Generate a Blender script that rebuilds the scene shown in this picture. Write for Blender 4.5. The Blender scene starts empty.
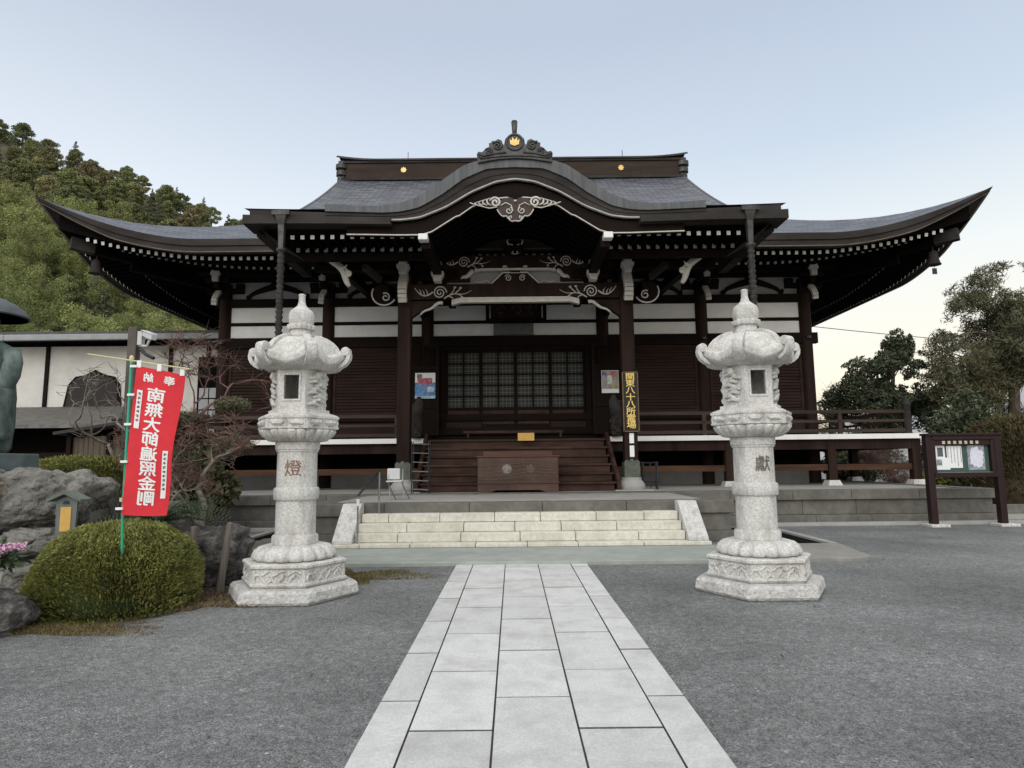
import bpy, bmesh, math, random
import numpy as np
from mathutils import Vector, Matrix, noise as mnoise
random.seed(7)
rng = np.random.default_rng(7)
S = bpy.context.scene
COL = S.collection
rad = math.radians

# ------------------------------------------------------------------ camera
cam_d = bpy.data.cameras.new('camera')
cam_d.sensor_width = 36.0
cam_d.lens = 650.0 / 1024 * 36
cam_d.clip_start = 0.05
cam_d.clip_end = 3000
cam = bpy.data.objects.new('camera', cam_d)
COL.objects.link(cam)
PITCH, ROLL = rad(6.93), rad(0.6)
_f = Vector((0, math.cos(PITCH), math.sin(PITCH)))
_r = Vector((1, 0, 0)); _u = Vector((0, -math.sin(PITCH), math.cos(PITCH)))
_R = _r * math.cos(ROLL) - _u * math.sin(ROLL)
_U = _r * math.sin(ROLL) + _u * math.cos(ROLL)
_m = Matrix((( _R.x, _U.x, -_f.x), (_R.y, _U.y, -_f.y), (_R.z, _U.z, -_f.z)))
cam.matrix_world = Matrix.Translation((-0.12, 0, 1.55)) @ _m.to_4x4()
S.camera = cam

# ------------------------------------------------------------------ world, sun, exposure
SUN_EL, SUN_AZ = 32.0, 195.0        # degrees; azimuth clockwise from +Y: low dusk light from behind the viewer
W = bpy.data.worlds.new('World'); S.world = W; W.use_nodes = True
nt = W.node_tree; nt.nodes.clear()
def wn(t, **k):
    n = nt.nodes.new(t)
    for a, v in k.items(): setattr(n, a, v)
    return n
sky = wn('ShaderNodeTexSky', sky_type='NISHITA', sun_disc=False)
sky.sun_elevation = rad(SUN_EL); sky.sun_rotation = rad(SUN_AZ); sky.air_density = 1.0; sky.dust_density = 2.0
bg1 = wn('ShaderNodeBackground'); bg1.inputs[1].default_value = 0.10
nt.links.new(sky.outputs[0], bg1.inputs[0])
tc = wn('ShaderNodeTexCoord'); sep = wn('ShaderNodeSeparateXYZ')
nt.links.new(tc.outputs['Generated'], sep.inputs[0])
def ramp(stops):
    n = wn('ShaderNodeValToRGB'); e = n.color_ramp.elements
    while len(e) < len(stops): e.new(0.5)
    for i, (p, c) in enumerate(stops): e[i].position = p; e[i].color = (*c, 1)
    return n
r_left = ramp([(0.0, (.88, .89, .88)), (.20, (.84, .865, .88)), (.36, (.67, .725, .785)), (.57, (.45, .505, .60)), (.74, (.44, .49, .57)), (.86, (1.15, 1.13, 1.10)), (1, (1.4, 1.38, 1.33))])
r_right = ramp([(0.0, (.88, .74, .53)), (.12, (.87, .79, .64)), (.27, (.75, .775, .755)), (.42, (.52, .60, .69)), (.57, (.43, .495, .60)), (.74, (.44, .49, .57)), (.86, (1.15, 1.13, 1.10)), (1, (1.4, 1.38, 1.33))])
nt.links.new(sep.outputs['Z'], r_left.inputs[0]); nt.links.new(sep.outputs['Z'], r_right.inputs[0])
mr = wn('ShaderNodeMapRange'); mr.inputs[1].default_value = -0.5; mr.inputs[2].default_value = 0.45
nt.links.new(sep.outputs['X'], mr.inputs[0])
mix = wn('ShaderNodeMix', data_type='RGBA')
nt.links.new(mr.outputs[0], mix.inputs[0]); nt.links.new(r_left.outputs[0], mix.inputs[6]); nt.links.new(r_right.outputs[0], mix.inputs[7])
bg2 = wn('ShaderNodeBackground'); bg2.inputs[1].default_value = 0.92
nt.links.new(mix.outputs[2], bg2.inputs[0])
ms = wn('ShaderNodeMixShader'); ms.inputs[0].default_value = 0.88
nt.links.new(bg1.outputs[0], ms.inputs[1]); nt.links.new(bg2.outputs[0], ms.inputs[2])
wo = wn('ShaderNodeOutputWorld'); nt.links.new(ms.outputs[0], wo.inputs[0])

sun_d = bpy.data.lights.new('sun', 'SUN'); sun_d.energy = 1.1; sun_d.angle = rad(50); sun_d.color = (1, .965, .91)
sun = bpy.data.objects.new('sun', sun_d); COL.objects.link(sun)
_d = Vector((math.sin(rad(SUN_AZ)) * math.cos(rad(SUN_EL)), math.cos(rad(SUN_AZ)) * math.cos(rad(SUN_EL)), math.sin(rad(SUN_EL))))
sun.rotation_euler = _d.to_track_quat('Z', 'Y').to_euler()
sun.location = _d * 60
vs = S.view_settings
vs.view_transform = 'Standard'; vs.look = 'None'; vs.gamma = 1; vs.exposure = 0.52; vs.use_curve_mapping = False
S.cycles.max_bounces = 5; S.cycles.diffuse_bounces = 3; S.cycles.transparent_max_bounces = 4
S.cycles.use_denoising = True

# ------------------------------------------------------------------ materials
def mat(name, col, rough=0.8, var=0.25, scale=3.0, bump=0.0, bscale=None, stain=None, sscale=0.7, samt=0.5,
        stretch=(1, 1, 1), metal=0.0, spec=0.3, rand=0.0, sstretch=None, coord='Object', detail=6):
    """Principled surface: base colour broken up by noise, an optional second stain colour in patches, and a bump."""
    m = bpy.data.materials.new(name); m.use_nodes = True
    t = m.node_tree; b = t.nodes['Principled BSDF']
    b.inputs['Roughness'].default_value = rough; b.inputs['Metallic'].default_value = metal
    b.inputs['Specular IOR Level'].default_value = spec
    tcn = t.nodes.new('ShaderNodeTexCoord'); mp = t.nodes.new('ShaderNodeMapping')
    mp.inputs['Scale'].default_value = stretch
    t.links.new(tcn.outputs[coord], mp.inputs[0])
    n1 = t.nodes.new('ShaderNodeTexNoise'); n1.inputs['Scale'].default_value = scale; n1.inputs['Detail'].default_value = detail
    n1.inputs['Roughness'].default_value = 0.65
    t.links.new(mp.outputs[0], n1.inputs[0])
    cr = t.nodes.new('ShaderNodeValToRGB'); e = cr.color_ramp.elements
    lo = [max(0, c * (1 - var)) for c in col]; hi = [min(1, c * (1 + var)) for c in col]
    e[0].position = .3; e[0].color = (*lo, 1); e[1].position = .7; e[1].color = (*hi, 1)
    t.links.new(n1.outputs[0], cr.inputs[0])
    out = cr.outputs[0]
    if stain:
        n2 = t.nodes.new('ShaderNodeTexNoise'); n2.inputs['Scale'].default_value = sscale; n2.inputs['Detail'].default_value = 8
        n2.inputs['Roughness'].default_value = 0.7
        if sstretch:
            mp2 = t.nodes.new('ShaderNodeMapping'); mp2.inputs['Scale'].default_value = sstretch
            t.links.new(tcn.outputs[coord], mp2.inputs[0]); t.links.new(mp2.outputs[0], n2.inputs[0])
        else: t.links.new(tcn.outputs[coord], n2.inputs[0])
        c2 = t.nodes.new('ShaderNodeMapRange'); c2.inputs[1].default_value = .45; c2.inputs[2].default_value = .7
        c2.inputs[4].default_value = samt
        t.links.new(n2.outputs[0], c2.inputs[0])
        mx = t.nodes.new('ShaderNodeMix'); mx.data_type = 'RGBA'; mx.inputs[7].default_value = (*stain, 1)
        t.links.new(c2.outputs[0], mx.inputs[0]); t.links.new(out, mx.inputs[6]); out = mx.outputs[2]
    if rand:
        oi = t.nodes.new('ShaderNodeObjectInfo'); hs = t.nodes.new('ShaderNodeHueSaturation')
        m1 = t.nodes.new('ShaderNodeMapRange'); m1.inputs[3].default_value = .5 - rand * .012; m1.inputs[4].default_value = .5 + rand * .03
        m2 = t.nodes.new('ShaderNodeMapRange'); m2.inputs[3].default_value = 1 - rand * .35; m2.inputs[4].default_value = 1 + rand * .35
        ml = t.nodes.new('ShaderNodeMath'); ml.operation = 'MULTIPLY'; ml.inputs[1].default_value = 7.31
        fr = t.nodes.new('ShaderNodeMath'); fr.operation = 'FRACT'
        t.links.new(oi.outputs['Random'], m1.inputs[0]); t.links.new(oi.outputs['Random'], ml.inputs[0])
        t.links.new(ml.outputs[0], fr.inputs[0]); t.links.new(fr.outputs[0], m2.inputs[0])
        t.links.new(m1.outputs[0], hs.inputs['Hue']); t.links.new(m2.outputs[0], hs.inputs['Value'])
        t.links.new(out, hs.inputs['Color']); out = hs.outputs[0]
    t.links.new(out, b.inputs['Base Color'])
    if bump:
        n3 = t.nodes.new('ShaderNodeTexNoise'); n3.inputs['Scale'].default_value = bscale or scale * 4; n3.inputs['Detail'].default_value = 5
        t.links.new(mp.outputs[0], n3.inputs[0])
        bp = t.nodes.new('ShaderNodeBump'); bp.inputs['Strength'].default_value = 1; bp.inputs['Distance'].default_value = bump
        t.links.new(n3.outputs[0], bp.inputs['Height']); t.links.new(bp.outputs[0], b.inputs['Normal'])
    m['base'] = col
    return m
def nodes_of(m): return m.node_tree, m.node_tree.nodes['Principled BSDF']

M = {}
M['timber'] = mat('dark_timber', (.011, .0068, .0056), .65, .45, 2.5, .002, 30, stretch=(1, 1, .15), spec=.07)
M['timber_h'] = mat('dark_timber_lengthwise', (.011, .0068, .0056), .65, .45, 2.5, .002, 30, stretch=(.15, 1, 1), spec=.07)
M['red_timber'] = mat('red_brown_timber', (.026, .0155, .0125), .6, .5, 2.5, .002, 25, stretch=(1, 1, .12), spec=.07)
M['shutter'] = mat('shutter_timber', (.031, .0178, .0145), .6, .4, 3, .001, 40, stretch=(.2, 1, 1), spec=.07)
M['step_wood'] = mat('worn_step_wood', (.054, .030, .023), .5, .5, 4, .003, 30, stain=(.020, .0115, .009), sscale=1.5, samt=.8, stretch=(.12, 1, 1), spec=.07)
M['tie_wood'] = mat('weathered_tie_wood', (.075, .040, .026), .7, .45, 4, .003, 30, stretch=(.12, 1, 1), spec=.07)
M['grey_wood'] = mat('weathered_grey_wood', (.046, .041, .038), .75, .4, 2, .003, 30, stain=(.026, .022, .020), sscale=.8, samt=.7, stretch=(.25, 1, 1), spec=.07)
M['white_paint'] = mat('white_paint', (.80, .79, .76), .6, .06, 5, stain=(.55, .53, .49), sscale=2.5, samt=.4)
M['plaster'] = mat('white_plaster', (.85, .85, .83), .85, .05, 2, .001, 20, stain=(.66, .64, .60), sscale=1.6, samt=.5)
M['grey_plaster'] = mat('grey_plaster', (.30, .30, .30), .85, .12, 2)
M['carved_white'] = mat('whitened_carving', (.56, .54, .495), .7, .15, 8)
M['granite'] = mat('pale_granite', (.60, .59, .56), .85, .30, 42, .006, 80, stain=(.30, .29, .255), sscale=4.5, samt=.8, sstretch=(1.6, 1.6, .5), detail=4)
M['granite_rough'] = mat('rough_granite', (.56, .55, .53), .9, .3, 22, .03, 26, stain=(.27, .26, .24), sscale=6, samt=.7)
M['step_stone'] = mat('cream_step_stone', (.645, .625, .545), .8, .14, 14, .003, 60, stain=(.40, .375, .29), sscale=2.2, samt=.6)
M['step_riser'] = M['step_stone']
M['plat_stone'] = mat('grey_platform_stone', (.155, .148, .13), .9, .25, 5, .006, 40, stain=(.075, .072, .062), sscale=1.0, samt=.7)
M['plat_top'] = mat('platform_paving', (.36, .345, .31), .9, .15, 3, .003, 40, stain=(.24, .225, .195), sscale=.7, samt=.6)
M['apron'] = mat('pale_green_concrete', (.34, .365, .33), .9, .12, 4, .003, 50, stain=(.235, .265, .235), sscale=1.1, samt=.7)
M['kerb'] = mat('kerb_stone', (.36, .355, .33), .9, .15, 8, .004, 50, stain=(.2, .2, .18), sscale=2)
M['bronze'] = mat('green_bronze', (.095, .125, .115), .6, .45, 5, .004, 30, stain=(.22, .27, .25), sscale=4.5, samt=.8, metal=.15, stretch=(1, 1, .35))
M['dark_bronze'] = mat('dark_bronze', (.05, .056, .056), .5, .35, 6, .002, 40, metal=.5)
M['copper'] = mat('aged_copper', (.060, .058, .056), .5, .35, 4, .002, 40, stain=(.10, .115, .11), sscale=4, metal=.5)
M['gold'] = mat('gilded_metal', (.52, .34, .13), .4, .2, 6, metal=.8)
M['steel'] = mat('galvanised_steel', (.30, .30, .30), .4, .2, 6, metal=.7)
M['dark_steel'] = mat('dark_steel', (.035, .035, .038), .45, .3, 6, metal=.4)
M['black_void'] = mat('deep_shade_boards', (.006, .005, .0045), .9, .3, 3, spec=.07)  # near-black colour puts the shade under eaves, floor and vault into the boards
M['rock'] = mat('grey_boulder', (.22, .212, .19), .95, .5, 5, .09, 12, stain=(.085, .083, .078), sscale=2.4, samt=.85)
M['rock_lichen'] = mat('lichen_boulder', (.075, .068, .064), .95, .5, 4, .09, 10, stain=(.34, .335, .31), sscale=7, samt=.6)
M['rock_tan'] = mat('tan_boulder', (.29, .262, .215), .95, .4, 5, .09, 12, stain=(.13, .12, .105), sscale=2.2, samt=.8)
M['mortar'] = mat('earth_mortar', (.16, .15, .135), .95, .3, 6, .01, 30)
M['bark'] = mat('bark', (.11, .085, .066), .95, .4, 8, .01, 30, stretch=(1, 1, .25))
M['pale_bark'] = mat('pale_lichened_bark', (.20, .18, .155), .95, .45, 10, .006, 30, stain=(.14, .12, .10), sscale=6)
M['twig_red'] = mat('reddish_twigs', (.16, .095, .078), .9, .3, 3)
M['leaf_bush'] = mat('azalea_leaves', (.20, .215, .06), .6, .45, 3, stain=(.26, .225, .075), sscale=2.0, samt=.6)
M['leaf_pine'] = mat('pine_needles', (.105, .105, .056), .65, .4, .9, stain=(.145, .13, .066), sscale=.7, samt=.6)
M['leaf_dark'] = mat('dark_evergreen_leaves', (.062, .076, .040), .5, .45, 1.0)
M['leaf_brown'] = mat('bronze_hedge_leaves', (.088, .070, .032), .7, .4, 1.5, stain=(.062, .068, .028), sscale=1.2, samt=.7)
M['leaf_palm'] = mat('sago_leaves', (.045, .070, .032), .45, .3, 4)
M['hill_green'] = mat('hill_broadleaf', (.175, .192, .080), .8, .35, .35, rand=.8)
M['hill_olive'] = mat('hill_olive', (.225, .215, .10), .8, .35, .35, rand=.8)
M['hill_brown'] = mat('hill_autumn_brown', (.185, .155, .082), .8, .35, .35, rand=.7)
M['hill_conifer'] = mat('hill_conifer', (.115, .130, .075), .8, .4, .35, rand=.7)
M['hill_bamboo'] = mat('hill_bamboo', (.235, .255, .088), .7, .4, .35, rand=.7)
M['hill_floor'] = mat('hill_undergrowth', (.085, .080, .040), .95, .5, .15)
M['mountain'] = mat('hazed_forest', (.34, .34, .35), .95, .2, .01)  # haze of distance painted into the forest colour as pale grey
M['moss'] = mat('moss_grass', (.15, .125, .045), .95, .45, 7)
M['dry_grass'] = mat('dry_litter', (.17, .125, .075), .95, .4, 9)
M['red_cloth'] = mat('red_cloth', (.66, .035, .048), .8, .1, 6, .001, 200)
M['white_cloth'] = mat('white_cloth', (.82, .82, .80), .8, .04, 6)
M['green_paint'] = mat('green_plastic_pole', (.04, .40, .24), .4, .1, 6)
M['yellow_rod'] = mat('pale_yellow_rod', (.62, .55, .30), .5, .1, 6)
M['ink'] = mat('ink', (.02, .02, .02), .8, .1, 5)
M['brown_ink'] = mat('red_brown_engraving', (.27, .145, .115), .9, .2, 20)
M['paper'] = mat('white_paper', (.80, .81, .80), .8, .04, 6)
M['yellow_paper'] = mat('yellow_paper', (.60, .36, .10), .7, .1, 8)
M['green_felt'] = mat('green_board', (.055, .098, .085), .85, .1, 10)
M['maroon'] = mat('maroon_painted_steel', (.020, .0075, .0085), .45, .2, 4)
M['green_grey'] = mat('green_grey_painted_wood', (.13, .155, .135), .7, .2, 5, stretch=(1, 1, .2))
M['roof_grey'] = mat('grey_tile_roof', (.085, .085, .088), .7, .3, 5, .004, 20)
M['gutter'] = mat('pale_gutter', (.30, .31, .315), .5, .12, 3)
M['plank'] = mat('old_planks', (.105, .083, .062), .85, .4, 5, .003, 30, stretch=(6, 6, .3))
M['glass'] = mat('dim_glass', (.10, .115, .112), .15, .25, 1.2, spec=.5)
M['pane'] = mat('shoji_pane', (.034, .038, .036), .5, .3, 1.5, spec=.15)
M['lattice_pale'] = mat('pale_lattice', (.15, .15, .12), .7, .2, 6)
M['blue_print'] = mat('blue_poster_ink', (.06, .16, .38), .6, .8, 9)
M['multi_print'] = mat('poster_ink', (.36, .20, .16), .6, .8, 12, stain=(.16, .22, .30), sscale=9, samt=.9)
M['plaque_gold'] = mat('dull_gold_leaf', (.13, .085, .035), .5, .4, 12, metal=.3)
M['gold_paint'] = mat('gold_lettering', (.80, .58, .17), .5, .15, 12)
M['pink'] = mat('pink_petals', (.58, .33, .48), .7, .35, 30)
M['pale_pink'] = mat('pale_petals', (.75, .60, .66), .7, .2, 30)
M['white_china'] = mat('white_china', (.78, .78, .77), .25, .04, 5)
M['grey_plastic'] = mat('pale_grey_plastic', (.55, .56, .56), .5, .08, 5)
M['wire'] = mat('black_cable', (.12, .12, .12), .6, .1, 5)

def gravel_material():
    m = mat('grey_gravel', (.188, .192, .190), .95, .30, 13)
    t, b = nodes_of(m)
    tcn = [n for n in t.nodes if n.type == 'TEX_COORD'][0]
    col = b.inputs['Base Color'].links[0].from_socket
    v = t.nodes.new('ShaderNodeTexVoronoi'); v.inputs['Scale'].default_value = 95
    t.links.new(tcn.outputs['Object'], v.inputs[0])
    bw = t.nodes.new('ShaderNodeRGBToBW'); t.links.new(v.outputs['Color'], bw.inputs[0])
    pw = t.nodes.new('ShaderNodeMapRange'); pw.inputs[3].default_value = .42; pw.inputs[4].default_value = 1.6
    t.links.new(bw.outputs[0], pw.inputs[0])
    n2 = t.nodes.new('ShaderNodeTexNoise'); n2.inputs['Scale'].default_value = .45; n2.inputs['Detail'].default_value = 9; n2.inputs['Roughness'].default_value = .72
    t.links.new(tcn.outputs['Object'], n2.inputs[0])
    p2 = t.nodes.new('ShaderNodeMapRange'); p2.inputs[1].default_value = .3; p2.inputs[2].default_value = .7; p2.inputs[3].default_value = .60; p2.inputs[4].default_value = 1.38
    t.links.new(n2.outputs[0], p2.inputs[0])
    v3 = t.nodes.new('ShaderNodeTexVoronoi'); v3.inputs['Scale'].default_value = 55
    t.links.new(tcn.outputs['Object'], v3.inputs[0])
    b3 = t.nodes.new('ShaderNodeSeparateColor'); t.links.new(v3.outputs['Color'], b3.inputs[0])
    g3 = t.nodes.new('ShaderNodeMapRange'); g3.inputs[1].default_value = .984; g3.inputs[2].default_value = .99; g3.inputs[3].default_value = 1; g3.inputs[4].default_value = 1.7
    t.links.new(b3.outputs[0], g3.inputs[0])
    d3 = t.nodes.new('ShaderNodeMapRange'); d3.inputs[1].default_value = .3; d3.inputs[2].default_value = .28; d3.inputs[3].default_value = 0; d3.inputs[4].default_value = 1
    t.links.new(v3.outputs['Distance'], d3.inputs[0])
    mu0 = t.nodes.new('ShaderNodeMath'); mu0.operation = 'MULTIPLY'; t.links.new(pw.outputs[0], mu0.inputs[0]); t.links.new(p2.outputs[0], mu0.inputs[1])
    mu1 = t.nodes.new('ShaderNodeMath'); mu1.operation = 'MULTIPLY'; t.links.new(mu0.outputs[0], mu1.inputs[0]); t.links.new(g3.outputs[0], mu1.inputs[1])
    vm = t.nodes.new('ShaderNodeVectorMath'); vm.operation = 'SCALE'
    t.links.new(col, vm.inputs[0]); t.links.new(mu1.outputs[0], vm.inputs['Scale'])
    t.links.new(vm.outputs[0], b.inputs['Base Color'])
    bp = t.nodes.new('ShaderNodeBump'); bp.inputs['Distance'].default_value = .012; bp.inputs['Strength'].default_value = .9; bp.invert = True
    t.links.new(v.outputs['Distance'], bp.inputs['Height']); t.links.new(bp.outputs[0], b.inputs['Normal'])
    return m
M['gravel'] = gravel_material()

def tile_material():
    """Blue-grey copper shingles: courses at equal heights, staggered joints along the eaves."""
    m = mat('blue_grey_shingle_roof', (.088, .095, .112), .5, .18, 1.2, spec=.4)
    t, b = nodes_of(m)
    tcn = [n for n in t.nodes if n.type == 'TEX_COORD'][0]
    col = b.inputs['Base Color'].links[0].from_socket
    br = t.nodes.new('ShaderNodeTexBrick')
    br.inputs['Color1'].default_value = (.58, .58, .60, 1); br.inputs['Color2'].default_value = (1.38, 1.38, 1.42, 1); br.inputs['Mortar'].default_value = (.25, .25, .27, 1)
    br.inputs['Scale'].default_value = 1; br.inputs['Mortar Size'].default_value = .018
    br.inputs['Brick Width'].default_value = .55; br.inputs['Row Height'].default_value = .22
    t.links.new(tcn.outputs['UV'], br.inputs[0])
    vm = t.nodes.new('ShaderNodeVectorMath'); vm.operation = 'MULTIPLY'
    t.links.new(col, vm.inputs[0]); t.links.new(br.outputs['Color'], vm.inputs[1])
    t.links.new(vm.outputs[0], b.inputs['Base Color'])
    bp = t.nodes.new('ShaderNodeBump'); bp.inputs['Distance'].default_value = .02; bp.invert = True
    t.links.new(br.outputs['Fac'], bp.inputs['Height']); t.links.new(bp.outputs[0], b.inputs['Normal'])
    return m
M['tiles'] = tile_material()

# ------------------------------------------------------------------ mesh helpers
def wloc(o):
    v = Vector((0, 0, 0))
    while o is not None: v += o.location; o = o.parent
    return v
class MB:
    """Collects shapes in world coordinates and links them as one mesh object."""
    def __init__(s): s.v = []; s.f = []; s.mi = []; s.uv = {}
    def add(s, verts, faces, mi=0):
        o = len(s.v); s.v.extend([tuple(p) for p in verts])
        for f in faces: s.f.append([i + o for i in f]); s.mi.append(mi)
        return s
    def box(s, x0, x1, y0, y1, z0, z1, mi=0):
        return s.add([(x0, y0, z0), (x1, y0, z0), (x1, y1, z0), (x0, y1, z0), (x0, y0, z1), (x1, y0, z1), (x1, y1, z1), (x0, y1, z1)],
                     [(3, 2, 1, 0), (4, 5, 6, 7), (0, 1, 5, 4), (1, 2, 6, 5), (2, 3, 7, 6), (3, 0, 4, 7)], mi)
    def bar(s, a, b, w, h, mi=0, up=(0, 0, 1)):
        a = Vector(a); b = Vector(b); d = (b - a).normalized(); u = Vector(up)
        if abs(d.dot(u)) > .98: u = Vector((0, 1, 0))
        r = d.cross(u).normalized() * (w / 2); q = r.cross(d).normalized() * (h / 2)
        return s.add([a - r - q, a + r - q, a + r + q, a - r + q, b - r - q, b + r - q, b + r + q, b - r + q],
                     [(0, 1, 2, 3), (7, 6, 5, 4), (0, 4, 5, 1), (1, 5, 6, 2), (2, 6, 7, 3), (3, 7, 4, 0)], mi)
    def tube(s, pts, r, n=8, mi=0, caps=True):
        P = [Vector(p) for p in pts]; R = r if isinstance(r, (list, tuple)) else [r] * len(P)
        V = []; F = []; pu = None
        for i, p in enumerate(P):
            d = (P[min(i + 1, len(P) - 1)] - P[max(i - 1, 0)])
            d = d.normalized() if d.length > 1e-9 else Vector((0, 0, 1))
            if pu is None:
                pu = d.orthogonal().normalized()
            else:
                pu = (pu - d * pu.dot(d)); pu = pu.normalized() if pu.length > 1e-6 else d.orthogonal().normalized()
            w = d.cross(pu)
            for k in range(n):
                a = 2 * math.pi * k / n
                V.append(p + (pu * math.cos(a) + w * math.sin(a)) * R[i])
        for i in range(len(P) - 1):
            for k in range(n):
                F.append((i * n + k, i * n + (k + 1) % n, (i + 1) * n + (k + 1) % n, (i + 1) * n + k))
        if caps: F.append(tuple(range(n))[::-1]); F.append(tuple((len(P) - 1) * n + k for k in range(n)))
        return s.add(V, F, mi)
    def lathe(s, prof, c=(0, 0, 0), n=24, mi=0, mod=None, rot=0.0):
        """prof: (radius, z) pairs bottom to top; mod(theta, r, z) -> radius."""
        V = []; F = []
        for r, z in prof:
            for k in range(n):
                a = 2 * math.pi * k / n + rot
                rr = mod(a, r, z) if mod else r
                V.append((c[0] + rr * math.cos(a), c[1] + rr * math.sin(a), c[2] + z))
        m = len(prof)
        for i in range(m - 1):
            for k in range(n):
                F.append((i * n + k, i * n + (k + 1) % n, (i + 1) * n + (k + 1) % n, (i + 1) * n + k))
        F.append(tuple(range(n))[::-1]); F.append(tuple((m - 1) * n + k for k in range(n)))
        return s.add(V, F, mi)
    def prism(s, poly, y0, y1, mi=0):
        """poly of (x, z), extruded along y."""
        n = len(poly)
        V = [(x, y0, z) for x, z in poly] + [(x, y1, z) for x, z in poly]
        F = [tuple(range(n)), tuple(range(2 * n - 1, n - 1, -1))]
        for k in range(n): F.append((k, k + n, (k + 1) % n + n, (k + 1) % n))
        return s.add(V, F, mi)
    def strip(s, xs, lo, hi, y0, y1, mi=0):
        """a board between two height curves over xs, from y0 (front) to y1 (back)."""
        V = []; F = []
        for x, a, b in zip(xs, lo, hi): V += [(x, y0, a), (x, y0, b), (x, y1, b), (x, y1, a)]
        for i in range(len(xs) - 1):
            p = 4 * i; q = p + 4
            F += [(p, q, q + 1, p + 1), (p + 1, q + 1, q + 2, p + 2), (p + 2, q + 2, q + 3, p + 3), (p + 3, q + 3, q, p)]
        F += [(0, 1, 2, 3), (len(V) - 1, len(V) - 2, len(V) - 3, len(V) - 4)]
        return s.add(V, F, mi)
    def grid(s, fn, nu, nv, mi=0, uvf=None):
        o = len(s.v)
        V = [fn(i / nu, j / nv) for j in range(nv + 1) for i in range(nu + 1)]
        F = [(j * (nu + 1) + i, j * (nu + 1) + i + 1, (j + 1) * (nu + 1) + i + 1, (j + 1) * (nu + 1) + i) for j in range(nv) for i in range(nu)]
        s.add(V, F, mi)
        if uvf:
            for j in range(nv + 1):
                for i in range(nu + 1): s.uv[o + j * (nu + 1) + i] = uvf(i / nu, j / nv, V[j * (nu + 1) + i])
        return s
    def build(s, name, mats, parent=None, smooth=False, bevel=0, origin=None):
        me = bpy.data.meshes.new(name)
        off = wloc(parent) if parent else Vector(origin or (0, 0, 0))
        me.from_pydata([(p[0] - off.x, p[1] - off.y, p[2] - off.z) for p in s.v], [], s.f)
        if not isinstance(mats, (list, tuple)): mats = [mats]
        for m in mats: me.materials.append(m)
        if len(mats) > 1: me.polygons.foreach_set('material_index', s.mi)
        if s.uv:
            ul = me.uv_layers.new(name='UVMap')
            for l in me.loops:
                if l.vertex_index in s.uv: ul.data[l.index].uv = s.uv[l.vertex_index]
        bm = bmesh.new(); bm.from_mesh(me); bmesh.ops.recalc_face_normals(bm, faces=bm.faces); bm.to_mesh(me); bm.free()
        if smooth:
            me.polygons.foreach_set('use_smooth', [True] * len(me.polygons))
            if smooth != 'all':
                try: me.set_sharp_from_angle(angle=rad(38))
                except Exception: pass
        o = bpy.data.objects.new(name, me); COL.objects.link(o)
        if parent: o.parent = parent
        elif origin: o.location = origin
        if bevel:
            b = o.modifiers.new('bevel', 'BEVEL'); b.width = bevel; b.segments = 2; b.limit_method = 'ANGLE'; b.angle_limit = rad(50)
        return o
def empty(name, loc, label=None, cat=None, group=None, rz=0):
    o = bpy.data.objects.new(name, None); COL.objects.link(o); o.location = loc; o.rotation_euler = (0, 0, rz); o.empty_display_size = .2
    return tag(o, label, cat, group)
def tag(o, label=None, cat=None, group=None, kind=None):
    if label: o['label'] = label
    if cat: o['category'] = cat
    if group: o['group'] = group
    if kind: o['kind'] = kind
    return o
def kids(o): return [c for c in COL.objects if c.parent == o]
def copy_tree(o, parent=None):
    c = o.copy(); COL.objects.link(c); c.parent = parent
    for ch in kids(o): copy_tree(ch, c)
    return c
def sm(a, b, x):
    t = max(0, min(1, (x - a) / (b - a))); return t * t * (3 - 2 * t)
def interp(pts, x): return float(np.interp(x, [p[0] for p in pts], [p[1] for p in pts]))
def smooth_curve(pts, xs):
    """monotone-ish smooth curve through pts, mirrored about x = 0."""
    px = np.array([p[0] for p in pts]); pz = np.array([p[1] for p in pts])
    fine = np.linspace(px[0], px[-1], 241); z = np.interp(fine, px, pz)
    k = np.hanning(21); k /= k.sum()
    full = np.concatenate([z[::-1], z[1:]]); pad = np.pad(full, 10, mode='edge'); z2 = np.convolve(pad, k, 'valid')[240:]
    return [float(np.interp(abs(x), fine, z2)) for x in xs]
_FONT = None
def text_part(body, size, mat_, parent, fn, depth=.002, bold=.0, line=1.0, name='lettering', mirror=False):
    """lettering as a thin mesh; fn maps flat (x, z, depth) to a world point."""
    cu = bpy.data.curves.new(name, 'FONT'); cu.body = body; cu.size = size; cu.align_x = 'CENTER'; cu.align_y = 'CENTER'
    cu.space_line = line; cu.extrude = depth; cu.resolution_u = 3
    t = bpy.data.objects.new(name, cu); COL.objects.link(t)
    dg = bpy.context.evaluated_depsgraph_get(); dg.update()
    me = bpy.data.meshes.new_from_object(t.evaluated_get(dg))
    bpy.data.objects.remove(t)
    off = wloc(parent) if parent else Vector((0, 0, 0))
    base = [v.co.copy() for v in me.vertices]; fc = [list(p.vertices) for p in me.polygons]; nv = len(base)
    V = []; Fx = []
    for k, (dx, dy) in enumerate(((0, 0), (bold, 0), (-bold, 0), (0, bold), (0, -bold)) if bold else ((0, 0),)):
        for c in base: V.append(Vector(fn(-(c.x + dx) if mirror else c.x + dx, c.y + dy, c.z + .00025 * k)) - off)
        Fx += [[i + k * nv for i in f] for f in fc]
    bpy.data.meshes.remove(me); me = bpy.data.meshes.new(name); me.from_pydata(V, [], Fx)
    me.materials.clear(); me.materials.append(mat_); me.name = name
    o = bpy.data.objects.new(name, me); COL.objects.link(o)
    if parent: o.parent = parent
    return o
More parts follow.
